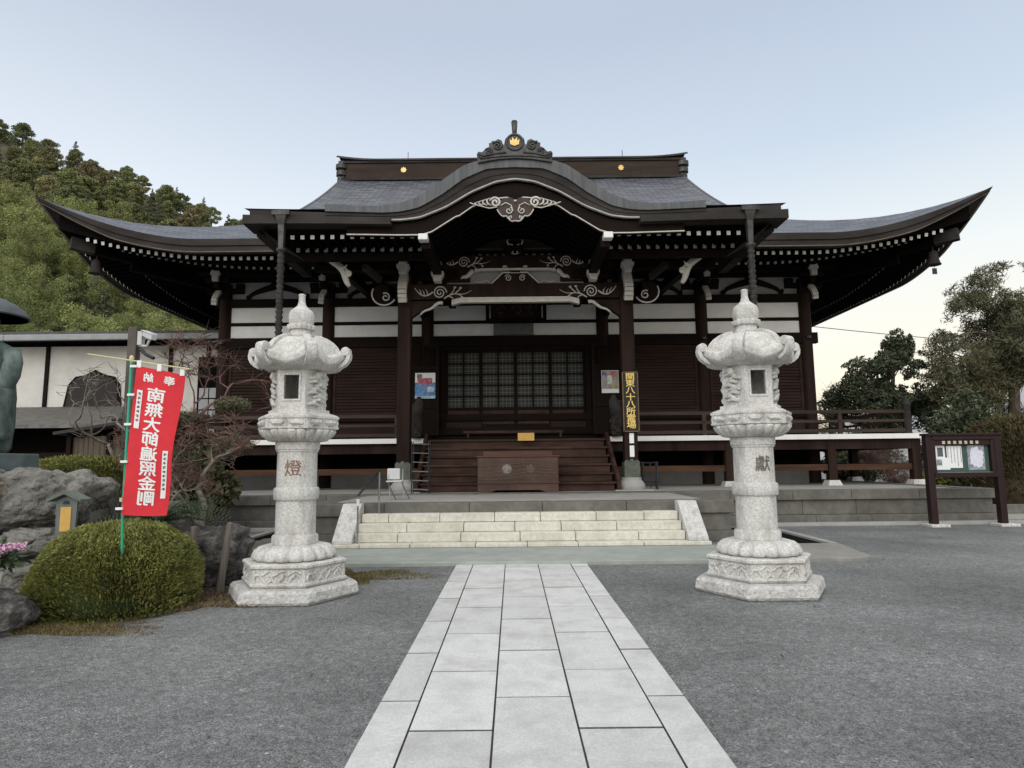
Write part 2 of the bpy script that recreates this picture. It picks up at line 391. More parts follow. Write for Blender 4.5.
def spiral(cx, cz, y, r0, r1, turns, a0=0, n=28, sgn=1):
    return [(cx + sgn * (r0 + (r1 - r0) * i / n) * math.cos(a0 + turns * 2 * math.pi * i / n), y,
             cz + (r0 + (r1 - r0) * i / n) * math.sin(a0 + turns * 2 * math.pi * i / n)) for i in range(n + 1)]

# ---- leaves as one numpy-built mesh
def leaf_mesh(name, C, size, mat_, aspect=.5, up=0.0, seed=1, sizevar=.5):
    g = np.random.default_rng(seed); n = len(C); C = np.asarray(C, float)
    d = g.normal(size=(n, 3)); d[:, 2] += up; d /= np.linalg.norm(d, axis=1)[:, None]
    q = g.normal(size=(n, 3)); w = np.cross(d, q); w /= np.linalg.norm(w, axis=1)[:, None]
    L = size * (1 + sizevar * (g.random(n) * 2 - 1)); a = d * (L / 2)[:, None]; b = w * (L * aspect / 2)[:, None]
    V = np.stack([C - a, C + b - a * .1, C + a, C - b - a * .1], 1).reshape(-1, 3)
    me = bpy.data.meshes.new(name)
    me.vertices.add(4 * n); me.vertices.foreach_set('co', V.ravel())
    me.loops.add(4 * n); me.loops.foreach_set('vertex_index', np.arange(4 * n, dtype=np.int32))
    me.polygons.add(n); me.polygons.foreach_set('loop_start', np.arange(0, 4 * n, 4, dtype=np.int32))
    me.update(calc_edges=True); me.validate()
    me.materials.append(mat_)
    return me
def blob_points(blobs, n, seed=1, shell=.55):
    """n points spread through ellipsoid clumps (cx, cy, cz, rx, ry, rz), denser near their surface."""
    g = np.random.default_rng(seed); B = np.array(blobs, float)
    vol = (B[:, 3] * B[:, 4] * B[:, 5]) ** (2 / 3); k = g.choice(len(B), n, p=vol / vol.sum())
    d = g.normal(size=(n, 3)); d /= np.linalg.norm(d, axis=1)[:, None]
    r = shell + (1.08 - shell) * g.random(n) ** .7
    return B[k, :3] + d * r[:, None] * B[k, 3:6]
def mesh_obj(me, name, parent=None, loc=None):
    o = bpy.data.objects.new(name, me); COL.objects.link(o)
    if parent: o.parent = parent
    if loc is not None: o.location = loc
    return o
def crown_points(c, r, n, seed, thr=.0, fr=.8, peak=0):
    """n points in an ellipsoid crown, kept where layered noise is high: ragged clumps with gaps between."""
    g = np.random.default_rng(seed); out = []
    while len(out) < n:
        d = g.normal(size=3); d /= np.linalg.norm(d); p = d * g.random() ** .40
        q = Vector((p[0] * r[0], p[1] * r[1], p[2] * r[2]))
        v = mnoise.noise(q * fr + Vector((seed, 0, 0))) + .6 * mnoise.noise(Vector((q.x * fr * 2.3, q.y * fr * 2.3, q.z * fr * 3.4)) + Vector((0, seed, 0)))
        if v > thr + .35 * (np.dot(p, p) - .6): out.append((c[0] + q.x + peak * max(0, p[2]), c[1] + q.y, c[2] + q.z))
    return np.array(out)
def rock_mb(c, r, seed, flat=0.25, sub=5, rough=.22):
    bm = bmesh.new(); bmesh.ops.create_icosphere(bm, subdivisions=sub, radius=1)
    prr = random.Random(seed * 13 + 1); PL = []
    for _ in range(16):
        nn = Vector((prr.gauss(0, 1), prr.gauss(0, 1), prr.gauss(0, 1))).normalized(); PL.append((nn, prr.uniform(.74, 1.0)))
    mb = MB(); off = Vector((seed * 7.3, seed * 3.1, seed * 1.7)); V = []
    for v in bm.verts:
        p = v.co.copy(); q = Vector([math.copysign(abs(t) ** .8, t) for t in p])
        k = 1 + rough * mnoise.noise(p * 1.3 + off) * 1.4 + rough * .55 * (abs(mnoise.noise(p * 3.1 + off)) - .2) * 1.6 + rough * .30 * mnoise.noise(p * 7 + off) + rough * .16 * mnoise.noise(p * 18 + off)
        cut = min([1.0] + [d_ / max(1e-6, nn.dot(p)) for nn, d_ in PL if nn.dot(p) > .3]); k = k * (.25 + .75 * cut) * 1.08
        V.append((c[0] + q.x * r[0] * k, c[1] + q.y * r[1] * k, c[2] + q.z * r[2] * k))
    bm.verts.index_update()
    mb.add(V, [[v.index for v in f.verts] for f in bm.faces]); bm.free()
    return mb

# ================================================================== ground, path, platforms
g = MB(); gx = [-700, -5.6, -4.25, 4.25, 5.6, 700]; gy = [-60, 12.0, 15.4, 1040]
g.add([(x, y, 0) for y in gy for x in gx], [(j * 6 + i, j * 6 + i + 1, j * 6 + i + 7, j * 6 + i + 6) for j in range(3) for i in range(5) if not (j == 1 and i in (1, 3))])
tag(g.build('ground', M['gravel']), kind='structure')

# stone approach path: five columns of granite slabs with staggered joints
pb = MB()
colx = [-1.0, -.74, -.25, .245, .74, .995]
offs = [3.37, 3.96, 3.42, 3.98, 3.42]
pr = random.Random(3)
for c in range(5):
    y = offs[c] - 1.075 * 5
    while y < 10.32:
        y1 = min(y + 1.075, 10.33)
        dz = pr.uniform(-.002, .002)
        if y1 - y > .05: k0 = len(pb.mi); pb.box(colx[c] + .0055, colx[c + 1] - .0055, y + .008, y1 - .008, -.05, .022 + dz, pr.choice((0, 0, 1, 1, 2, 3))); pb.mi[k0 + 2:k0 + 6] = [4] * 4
        y = y + 1.075
path_m = [mat('path_granite', tuple(.575 * k * c for c in (1, 1.005, .985)), .85, .16, 75, .004, 110, stain=tuple(.40 * k * c for c in (1, .985, .935)), sscale=2.6, samt=.8, detail=3) for k in (1.0, 1.05, .95, .90)]
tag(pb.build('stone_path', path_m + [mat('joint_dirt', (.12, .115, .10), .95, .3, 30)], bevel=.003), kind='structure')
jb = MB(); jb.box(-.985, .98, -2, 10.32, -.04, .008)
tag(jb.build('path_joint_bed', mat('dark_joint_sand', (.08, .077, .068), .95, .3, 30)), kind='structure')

# pale concrete apron round the porch platform, its drip gutter left open at both sides
def slab_poly(P1, name, m):
    ab = MB(); n = len(P1)
    ab.add([(x, y, -.02) for x, y in P1] + [(x, y, .06) for x, y in P1], [tuple(range(n)), tuple(range(2 * n - 1, n - 1, -1))] + [(k, (k + 1) % n, (k + 1) % n + n, k + n) for k in range(n)])
    tag(ab.build(name, m, bevel=.012), kind='structure')
slab_poly([(-3.45, 10.15), (3.45, 10.15), (3.45, 11.999), (-3.45, 11.999)], 'concrete_apron', M['apron'])
outer_m = mat('brown_grey_concrete', (.27, .262, .235), .9, .15, 4, .004, 50, stain=(.18, .175, .155), sscale=1.4, samt=.7)
for s in (-1, 1):
    P = [(5.50 - .42 + .42 * math.cos(rad(-90 + 15 * k)), 10.2 + .42 + .42 * math.sin(rad(-90 + 15 * k))) for k in range(7)]
    P = [(3.456, 10.2)] + P + [(5.74, 11.999), (3.456, 11.999)]
    slab_poly([(s * x, y) for x, y in (P if s > 0 else P[::-1])], 'concrete_apron', outer_m)
    kb = MB(); kb.box(min(s * 5.601, s * 5.74), max(s * 5.601, s * 5.74), 12.003, 15.4, -.4, .063); tag(kb.build('gutter_kerb', M['kerb'], bevel=.01), kind='structure')
    gb = MB(); gb.box(min(s * 5.585, s * 5.6005), max(s * 5.585, s * 5.6005), 12.0, 15.39, -.4, .02); gb.box(min(s * 4.25, s * 5.6), max(s * 4.25, s * 5.6), 12.0, 15.4, -.45, -.30); gb.box(min(s * 4.25, s * 5.6), max(s * 4.25, s * 5.6), 11.94, 11.999, -.4, -.021); gb.box(min(s * 4.22, s * 5.7), max(s * 4.22, s * 5.7), 15.4, 15.46, -.4, -.003)
    tag(gb.build('drip_gutter', mat('shade_dark_gutter', (.017, .017, .015), .9, .5, 30)), kind='structure')  # near-black floor and added lining paint in the shade inside the gutter

def courses(mb, x0, x1, y0, y1, hs, setb, ln, seed, side=True):
    """stacked stone courses, each split into blocks along the front; hs: heights from the ground up."""
    r = random.Random(seed); z = 0
    for h, sb in zip(hs, setb):
        x = x0 + sb
        while x < x1 - sb - .01:
            w = ln * r.uniform(.8, 1.2); xe = min(x + w, x1 - sb)
            if x1 - sb - xe < ln * .4: xe = x1 - sb
            mb.box(x + .004, xe - .004, y0 + sb, y0 + sb + .5, z + .003, z + h)
            x = xe
        if side:
            for s in (x0 + sb, x1 - sb - .5):
                y = y0 + sb + .5
                while y < y1 - .05:
                    ye = min(y + ln * r.uniform(.8, 1.2), y1); mb.box(s, s + .5, y + .004, ye - .002, z + .003, z + h); y = ye
        z += h
plat = empty('stone_platform', (0, 13, 0), 'grey stone platform of stacked courses carrying the dark temple hall', 'platform')
mb = MB(); courses(mb, -11.75, 11.75, 16.1, 41, [.22, .36, .235], [-.08, .10, 0], 1.6, 5); mb.build('base_course', M['plat_stone'], plat, bevel=.012)
mb = MB(); courses(mb, -4.2, 4.2, 12.9, 16.0, [.2, .34, .245], [.0, .06, 0], 1.5, 9); mb.build('porch_course', M['plat_stone'], plat, bevel=.012)
mb = MB(); mb.box(-11.2, 11.2, 16.62, 40.5, .1, .80); mb.box(-3.7, 3.7, 13.42, 16.62, .1, .7895)
mb.build('paving', M['plat_top'], plat)
mb = MB(); mb.box(-12.1, -5.4, 15.62, 15.9, -.02, .07); mb.box(5.4, 12.1, 15.62, 15.9, -.02, .07)
tag(mb.build('kerb', M['kerb'], bevel=.01), kind='structure')

# stone steps up to the porch platform
st = empty('stone_steps', (0, 12.3, 0), 'four cream stone steps with sloping cheek stones below the temple porch', 'steps')
r = random.Random(4)
for i, (y, z0, z1) in enumerate(((11.85, .06, .13), (12.12, .13, .285), (12.36, .285, .445), (12.6, .445, .605))):
    hw = 3.42 if i == 0 else 3.02
    x = -hw
    mb = MB()
    while x < hw - .01:
        xe = min(hw, x + r.uniform(.85, 1.2) if x > -hw else x + r.uniform(.4, 1.0))
        if hw - xe < .3: xe = hw
        mb.box(x + .005, xe - .005, y + r.uniform(-.006, .006), y + .30 if i else y + .45, z0 + .003, z1 + r.uniform(-.003, .003)); x = xe
    mb.build('step', M['step_stone'], st, bevel=.012)
for s in (-1, 1):
    mb = MB(); a, b = s * 3.03, s * 3.39
    P = [(11.93, .13), (11.93, .19), (12.66, .80), (12.895, .80), (12.895, .13)]
    V = [(min(a, b), y, z) for y, z in P] + [(max(a, b), y, z) for y, z in P]
    mb.add(V, [(0, 1, 2, 3, 4), (9, 8, 7, 6, 5)] + [(k, k + 5, (k + 1) % 5 + 5, (k + 1) % 5) for k in range(5)])
    ck = mb.build('cheek_stone', M['granite'], st, bevel=.012)
# handrail
hr = empty('handrail', (-2.95, 12.1, .13), 'thin metal handrail with black grip and white sleeve at left of the stone steps', 'handrail')
mb = MB(); mb.tube([(-2.95, 12.02, .13), (-2.95, 12.02, .97)], .018).tube([(-2.72, 12.78, .6), (-2.72, 12.78, 1.42)], .018); mb.build('post', M['steel'], hr, smooth=True)
mb = MB(); mb.tube([(-2.95, 12.02, .93), (-2.95, 12.04, .99), (-2.93, 12.08, 1.03), (-2.72, 12.76, 1.43), (-2.715, 12.8, 1.43), (-2.71, 12.84, 1.38)], .021); mb.build('rail', M['dark_steel'], hr, smooth=True)
mb = MB(); mb.tube([(-2.95, 12.02, .80), (-2.95, 12.02, .93)], .027, 10); mb.build('sleeve', M['white_paint'], hr)

# ================================================================== temple hall
T = empty('temple_hall', (0, 21.6, .8), 'large dark timber temple hall with sweeping blue grey roof and arched porch gable', 'temple')
EY, EX, RY, HW = 17.8, 13.65, 30.0, 9.8      # front eave line, side eave line, ridge line, wall half width
E0 = 7.93
def prof(d): return E0 + .425 * d + .0140 * d * d
def lift(c): return 1.3 * max(0.0, 1 - c / 4.6) ** 1.7
def roof_z(c, d): return prof(d) + lift(c) * max(0.0, 1 - d / 6.5) if c < 4.6 else prof(d)
# --- roof surface
rb = MB()
def uu(u):  # denser near the corners
    t = 2 * u - 1; return math.copysign(1 - (1 - abs(t)) ** 1.6, t)
def front(sgn):
    def fn(u, v):
        d = 5.15 * v; X = uu(u) * (EX - d); c = EX - abs(X)
        return (X, RY - sgn * (RY - EY - d), roof_z(c, d))
    return fn
def side(sgn):
    def fn(u, v):
        d = 5.15 * v; Yo = uu(u) * (RY - EY - d); c = RY - EY - abs(Yo)
        return (sgn * (EX - d), RY + Yo, roof_z(c, d))
    return fn
uv1 = lambda u, v, p: (p[0], v * 6.0)
uv2 = lambda u, v, p: (p[1], v * 6.0)
rb.grid(front(1), 80, 12, 0, uv1); rb.grid(front(-1), 60, 8, 0, uv1); rb.grid(side(1), 60, 10, 0, uv2); rb.grid(side(-1), 60, 10, 0, uv2)
GX = 8.22
for sgn in (1, -1):
    def up(u, v, sgn=sgn):
        d = 5.0 + (RY - EY - 5.0) * v; t = 2 * u - 1
        X = t * (GX + .12 * (1 - v)); return (X, RY - sgn * (RY - EY - d), prof(d) + .06 + .10 * max(0, abs(t) - .9) * 10)
    rb.grid(up, 60, 20, 0, lambda u, v, p: (p[0], v * 9.4 + 6))
roof = rb.build('roof', M['tiles'], T, smooth=True)
gm = MB()
for s in (-1, 1):
    P = [(RY - (RY - EY - d), prof(d) - .05) for d in np.linspace(5.0, 12.2, 14)]; P = P + [(2 * RY - y, z) for y, z in P[::-1][1:]]
    X0 = s * 7.95; V = [(X0, y, z) for y, z in P] + [(X0 - s * .2, y, z) for y, z in P]; n = len(P)
    gm.add(V, [tuple(range(n)), tuple(range(2 * n - 1, n - 1, -1))] + [(k, k + n, (k + 1) % n + n, (k + 1) % n) for k in range(n)])
gm.build('gable_wall', M['timber'], T)
gm = MB()
for s in (-1, 1):
    for sy in (1, -1):
        V = []; F = []
        for d in np.linspace(5.0, 12.15, 16):
            y = RY - sy * (RY - EY - d); v = (d - 5) / 7.2; X0 = s * (GX + .12 * (1 - v)); z = prof(d) + .13
            V += [(X0 - s * .10, y, z - .30), (X0 - s * .10, y, z + .035), (X0 + s * .02, y, z + .035), (X0 + s * .02, y, z - .30)]
        for i in range(15):
            for k in range(4): F.append((i * 4 + k, i * 4 + (k + 1) % 4, i * 4 + 4 + (k + 1) % 4, i * 4 + 4 + k))
        F += [(0, 1, 2, 3), (63, 62, 61, 60)]
        gm.add(V, F)
gm.build('verge_board', M['roof_grey'], T)
# --- eave edge boards swept round the four sides
def eave_sweep(sec, mb, mi=0, nu=90):
    """sec: (d, dz) outline; swept along every eave with mitred corners."""
    m = len(sec)
    for horiz, sgn in ((1, 1), (1, -1), (0, 1), (0, -1)):
        V = []; F = []; half = EX if horiz else RY - EY
        for i in range(nu + 1):
            t = uu(i / nu)
            for d, dz in sec:
                q = t * (half - d); c = half - abs(q)
                k = min(1.0, .22 + .78 * c / 2.2)
                z = E0 + lift(c) * (1 - d / 6.5) + (dz * k if dz < 0 else dz)
                V.append((q, RY - sgn * (RY - EY - d), z) if horiz else (sgn * (EX - d), RY + q, z))
        for i in range(nu):
            for k in range(m): F.append((i * m + k, i * m + (k + 1) % m, (i + 1) * m + (k + 1) % m, (i + 1) * m + k))
        mb.add(V, F, mi)
mb = MB(); eave_sweep([(-.03, .015), (0, -.17), (.05, -.17), (.05, -.33), (.42, -.31), (.42, .05)], mb); ev = mb.build('eave_board', M['grey_wood'], T)
mb = MB(); eave_sweep([(.02, -.333), (.02, -.36), (.10, -.36), (.10, -.333)], mb); mb.build('eave_edging', mat('pale_worn_edging', (.13, .105, .085), .7, .3, 3), T)
# soffit: boards over the two tiers of rafters
def soff(d): return -.36 + .10 * d
RL = .70
mb = MB()
for horiz, sgn in ((1, 1), (1, -1), (0, 1), (0, -1)):
    half = EX if horiz else RY - EY
    def fn(u, v, horiz=horiz, sgn=sgn, half=half):
        d = .40 + 3.45 * v; q = uu(u) * (half - d); c = half - abs(q)
        z = E0 + RL * lift(max(0, c - d)) * (1 - d / 3.85 * .75) + soff(d)
        return (q, RY - sgn * (RY - EY - d), z) if horiz else (sgn * (EX - d), RY + q, z)
    mb.grid(fn, 80, 6)
    def back(u, v, horiz=horiz, sgn=sgn, half=half):
        d = .40; q = uu(u) * (half - d); c = half - abs(q); k = min(1.0, .22 + .78 * c / 2.2)
        zt = E0 + lift(c) * (1 - d / 6.5) - .12 * k; zb = E0 + RL * lift(max(0, c - d)) * (1 - d / 3.85 * .75) + soff(d)
        z = zt + (zb - zt) * v
        return (q, RY - sgn * (RY - EY - d), z) if horiz else (sgn * (EX - d), RY + q, z)
    mb.grid(back, 80, 1)
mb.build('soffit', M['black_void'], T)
# --- rafters: white-ended, two tiers; the hundred nearest the viewer are parts of their own
raf_m = [mat('rafter_timber', (.0042, .003, .0028), .8, .4, 3, spec=.04), M['white_paint'], mat('greyed_end_paint', (.36, .35, .33), .7, .15, 8)]  # rafters darker than other timber: under-eave shade painted into the colour
def rafter(mb, p0, p1, w, h, white=1):
    p0 = Vector(p0); p1 = Vector(p1)
    mb.bar(p0, p1, w, h, 0)
    d = (p1 - p0).normalized()
    mb.bar(p0 - d * .012, p0 + d * .004, w + .004, h + .004, white)
def rz(half, c, d, dz): return E0 + RL * lift(max(0, c - d)) * (1 - d / 3.85 * .75) + dz
def main_rafter(mb, horiz, sgn, q, tier):
    half = EX if horiz else RY - EY; c = half - abs(q)
    d0, d1, dz0, dz1 = ((.48, min(2.1, c - .02), -.405, -.27) if tier == 0 else (1.45, min(3.75, c - .02), -.40, -.08))
    if d1 < d0 + .15 or c < 1.05: return False
    z0 = rz(half, c, d0, dz0); z1 = rz(half, c, d1, dz0 + (dz1 - dz0) * (d1 - d0) / (1.8 if tier == 0 else 2.3))
    P = [(q, RY - sgn * (RY - EY - d), z) if horiz else (sgn * (EX - d), RY + q, z) for d, z in ((d0, z0), (d1, z1))]
    rafter(mb, P[0], P[1], .085 if tier == 0 else .075, .095 if tier == 0 else .085, 1 if tier == 0 else 2)
    return True
rest = MB(); own = 0
SP = .224
for tier in (0, 1):
    k = 0
    while True:
        q = SP / 2 + SP * k; k += 1
        if q > EX - .3: break
        for s in (1, -1):
            near = 6.4 < q
            if near and tier == 0:
                mb = MB()
                if main_rafter(mb, 1, 1, s * q, tier): mb.build('rafter', raf_m, T); own += 1
            else: main_rafter(rest, 1, 1, s * q, tier)
            main_rafter(rest, 1, -1, s * q, tier)
    k = 0
    while True:
        q = SP / 2 + SP * k; k += 1
        if q > RY - EY - .3: break
        for s in (1, -1):
            main_rafter(rest, 0, 1, s * q, tier); main_rafter(rest, 0, -1, s * q, tier)
# --- hip rafters with their grey weathered nose
for sx in (1, -1):
    for sy in (1, -1):
        mb = MB(); c = lambda d, z: (sx * (EX - d), RY - sy * (RY - EY - d), z)
        mb.bar(c(1.05, E0 + .124), c(3.9, E0 - .12), .26, .34); mb.bar(c(1.75, E0 - .22), c(3.9, E0 - .42), .24, .26)
        hpr = mb.build('hip_rafter', raf_m[0], T)
        mb = MB(); mb.bar(c(.62, E0 + .16), c(1.05, E0 + .124), .265, .345); mb.build('rafter_nose', M['grey_wood'], hpr)
# --- main ridge
mb = MB(); mb.box(-8.05, 8.05, RY - .35, RY + .35, 15.05, 15.95); mb.build('ridge', mat('ridge_boarding', (.042, .029, .023), .6, .4, 2, stretch=(.15, 1, 1), spec=.1), T)
mb = MB()
def rtop(u, v):
    X = -8.4 + 16.8 * u; t = abs(2 * u - 1); a = v * math.pi
    return (X, RY - .48 * math.cos(a), 15.97 + .22 * math.sin(a) + .28 * max(0, t - .75) ** 2 * 10)
mb.grid(rtop, 40, 8)
mb.box(-8.15, 8.15, RY - .46, RY + .46, 15.0, 15.12); mb.box(-8.1, 8.1, RY - .42, RY + .42, 15.88, 15.98)
mb.build('ridge_cap', M['grey_wood'], T, smooth=True)
for s in (-1, 1):
    mb = MB()
    for zc, rr in ((15.72, .30), (15.38, .27), (15.05, .22)):
        mb.lathe([(rr * .6, -.16), (rr, -.1), (rr, .1), (rr * .6, .16)], (s * 8.18, RY - .25, zc), 10)
    mb.box(min(s * 8.06, s * 8.32), max(s * 8.06, s * 8.32), RY - .4, RY + .4, 14.75, 16.0)
    mb.build('ridge_end_tile', M['copper'], T, smooth=True)
for x in (-5.2, 5.2):
    mb = MB(); V = []
    def pet(k, a=x):
        an = 2 * math.pi * k / 40; rr = .125 + .022 * math.cos(8 * an); return (a + rr * math.cos(an), 15.52 + rr * math.sin(an))
    mb.prism([pet(k) for k in range(40)], RY - .39, RY - .352)
    mb.build('crest', M['gold'], T)
    mb = MB(); mb.tube([(x + .15, RY, 16.1), (x + .15, RY, 16.6)], .016, 6); mb.build('lightning_rod', M['dark_steel'], T)

# --- walls
CX = [-9.8, -6.3, -2.95, 2.95, 6.3, 9.8]
Y0 = 21.6
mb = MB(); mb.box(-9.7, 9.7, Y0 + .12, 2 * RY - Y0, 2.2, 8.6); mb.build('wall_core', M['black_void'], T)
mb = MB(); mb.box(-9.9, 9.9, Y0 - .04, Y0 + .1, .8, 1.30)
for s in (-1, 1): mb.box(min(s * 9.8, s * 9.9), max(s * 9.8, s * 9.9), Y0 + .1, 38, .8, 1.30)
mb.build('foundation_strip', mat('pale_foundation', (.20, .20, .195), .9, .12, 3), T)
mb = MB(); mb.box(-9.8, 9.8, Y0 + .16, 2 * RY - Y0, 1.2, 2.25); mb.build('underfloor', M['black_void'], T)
for x in CX:
    mb = MB(); mb.lathe([(.21, 0), (.21, 6.85)], (x, Y0, .8), 16); mb.build('column', M['red_timber'], T, smooth=True)
for s in (-1, 1):
    for y in (25.6, 29.8, 34.2, 38.4):
        mb = MB(); mb.lathe([(.21, 0), (.21, 6.85)], (s * 9.8, y, .8), 12); mb.build('column', M['red_timber'], T, smooth=True)
def band(name, m, z0, z1, y0, y1, x0=-9.8, x1=9.8):
    mb = MB(); mb.box(x0, x1, y0, y1, z0, z1); return mb.build(name, m, T, bevel=.008)
band('head_beam', M['timber_h'], 6.86, 7.14, Y0 - .13, Y0 + .05, -10.1, 10.1)
band('upper_beam', M['timber_h'], 7.74, 8.0, Y0 - .16, Y0 + .06, -10.0, 10.0)
band('middle_rail', M['timber_h'], 6.23, 6.34, Y0 - .08, Y0 + .05)
band('lintel_beam', M['timber_h'], 5.44, 5.80, Y0 - .16, Y0 + .05, -10.15, 10.15)
band('sill_beam', M['timber_h'], 2.95, 3.17, Y0 - .12, Y0 + .05)
band('base_beam', M['timber_h'], 2.27, 2.48, Y0 - .14, Y0 + .05)
band('lower_boarding', M['shutter'], 2.48, 2.95, Y0 - .02, Y0 + .04)
for a, b in zip(CX[:-1], CX[1:]):
    mb = MB(); mb.box(a + .2, b - .2, Y0 - .03, Y0 + .02, 6.34, 6.86); mb.build('plaster_panel', M['plaster'], T)
    mb = MB(); mb.box(a + .2, b - .2, Y0 - .03, Y0 + .02, 5.80, 6.23); mb.build('plaster_panel', M['plaster'], T)
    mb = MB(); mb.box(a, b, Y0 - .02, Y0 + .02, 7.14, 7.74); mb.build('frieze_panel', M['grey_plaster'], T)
    # frog-leg struts on the head beam
    for xc in ([(a + b) / 2] if b - a < 5 else []):
        mb = MB(); arc = []
        for k in range(13):
            t = k / 12; x = -1.0 + 2 * t; arc.append((xc + x, Y0 - .08, 7.19 + .42 * max(0, 1 - abs(x)) ** .6 * (1 if abs(x) < .95 else .3)))
        mb.tube(arc, [.05 + .06 * math.sin(math.pi * k / 12) for k in range(13)], 8)
        mb.box(xc - .18, xc + .18, Y0 - .2, Y0, 7.56, 7.74)
        for q in (-1, 1): mb.tube(spiral(xc + q * .98, 7.23, Y0 - .08, .02, .09, 1.2), .03, 6)
        mb.build('frog_leg_strut', M['timber'], T, smooth=True)
# horizontal-slat shutters, two or three leaves to a bay
def shutter(a, b):
    mb = MB(); z0, z1 = 3.17, 5.44
    for x in (a, b - .09): mb.box(x, x + .09, Y0 - .07, Y0, z0, z1)
    mb.box(a + .09, b - .09, Y0 - .07, Y0, z1 - .09, z1); mb.box(a + .09, b - .09, Y0 - .07, Y0, z0, z0 + .09)
    mb.box(a + .09, b - .09, Y0 - .012, Y0 + .01, z0 + .09, z1 - .09)
    z = z0 + .13
    while z < z1 - .14: mb.box(a + .092, b - .092, Y0 - .052, Y0 - .012, z, z + .062); z += .104
    mb.build('shutter', M['shutter'], T)
for a, b in ((-9.6, -6.5), (-6.1, -3.15), (3.15, 6.1), (6.5, 9.6)):
    w = (b - a) / 3
    cuts = [a, a + w * .62, b - .0] if a > 0 else [a, b - w * .62, b]
    for p, q in zip(cuts[:-1], cuts[1:]): shutter(p + .005, q - .005)
# side walls (right and left) with boarding and plaster
for s in (-1, 1):
    for ya, yb in ((21.8, 25.4), (25.8, 29.6), (30.0, 34.0), (34.4, 38.2)):
        x = s * 9.8
        mb = MB(); mb.box(min(x, x - s * .06), max(x, x - s * .06), ya, yb, 5.8, 6.86); mb.build('plaster_panel', M['plaster'], T)
        mb = MB(); mb.box(min(x, x - s * .08), max(x, x - s * .08), ya, yb, 2.3, 5.8)
        z = 2.5
        while z < 5.7: mb.box(min(x, x + s * .04), max(x, x + s * .04), ya, yb, z, z + .06); z += .105
        mb.build('shutter', M['shutter'], T)
    mb = MB()
    for z0, z1 in ((6.86, 7.14), (5.44, 5.80), (2.2, 2.48)): mb.box(min(s * 9.7, s * 9.93), max(s * 9.7, s * 9.93), 21.5, 38.5, z0, z1)
    mb.build('side_beam', M['timber'], T)
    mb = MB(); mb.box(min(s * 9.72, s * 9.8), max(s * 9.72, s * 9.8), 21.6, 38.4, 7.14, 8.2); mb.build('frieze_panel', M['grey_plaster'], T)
# --- entrance bay
mb = MB()
for x in (-2.42, 2.42): mb.box(x - .09, x + .09, Y0 - .10, Y0 + .06, 2.48, 5.44)
mb.box(-2.33, 2.33, Y0 - .10, Y0 + .06, 5.33, 5.44)
mb.build('door_frame', M['timber'], T, bevel=.008)
mb = MB(); mb.box(-2.75, 2.75, Y0 - .25, Y0 + .06, 2.48, 2.72); mb.build('threshold', M['timber_h'], T, bevel=.01)
for i in range(4):
    a = -2.32 + 1.16 * i; b = a + 1.16; yy = Y0 + (.0 if i in (1, 2) else .05)
    mb = MB()
    for x in (a, b - .06): mb.box(x, x + .06, yy - .05, yy, 2.72, 5.33)
    for z0, z1 in ((2.72, 2.84), (3.30, 3.40), (5.24, 5.33)): mb.box(a + .06, b - .06, yy - .05, yy, z0, z1)
    door = mb.build('sliding_door', M['timber'], T)
    mb = MB(); mb.box(a + .06, b - .06, yy - .012, yy - .004, 3.40, 5.24); mb.build('pane', M['pane'], door)
    mb = MB(); xm = (a + b) / 2
    mb.box(xm - .028, xm + .028, yy - .045, yy - .013, 3.40, 5.24)
    for k in range(1, 5):
        z = 3.40 + 1.84 * k / 5; mb.box(a + .06, xm - .028, yy - .042, yy - .013, z - .024, z + .024); mb.box(xm + .028, b - .06, yy - .042, yy - .013, z - .024, z + .024)
    mb.build('lattice', M['timber'], door)
    mb = MB()
    for h in (0, 1):
        xa = a + .06 if h == 0 else xm + .028; xb = xm - .028 if h == 0 else b - .06
        for k in (1, 2, 3): x = xa + (xb - xa) * k / 4; mb.box(x - .006, x + .006, yy - .02, yy - .0125, 3.40, 5.24)
        for k in range(15):
            if k % 3: z = 3.40 + 1.84 * k / 15; mb.box(xa, xb, yy - .0225, yy - .0205, z - .006, z + .006)
    mb.build('fine_lattice', M['lattice_pale'], door)
    mb = MB(); mb.box(a + .06, b - .06, yy - .03, yy, 2.84, 3.30)
    for z in (2.95, 3.06, 3.18): mb.box(a + .06, b - .06, yy - .042, yy - .03, z - .012, z + .012)
    mb.build('bottom_panel', M['step_wood'], door)
for s in (-1, 1):
    xa, xb = sorted((s * 2.51, s * 2.75))
    mb = MB(); xa, xb = sorted((s * 2.52, s * 3.9))
    # slatted screen wings beside the doors
    xa, xb = sorted((s * 2.51, s * 2.76))
    mb.box(xa, xb, Y0 - .04, Y0 + .04, 2.48, 5.44); mb.build('door_side_panel', M['timber'], T)
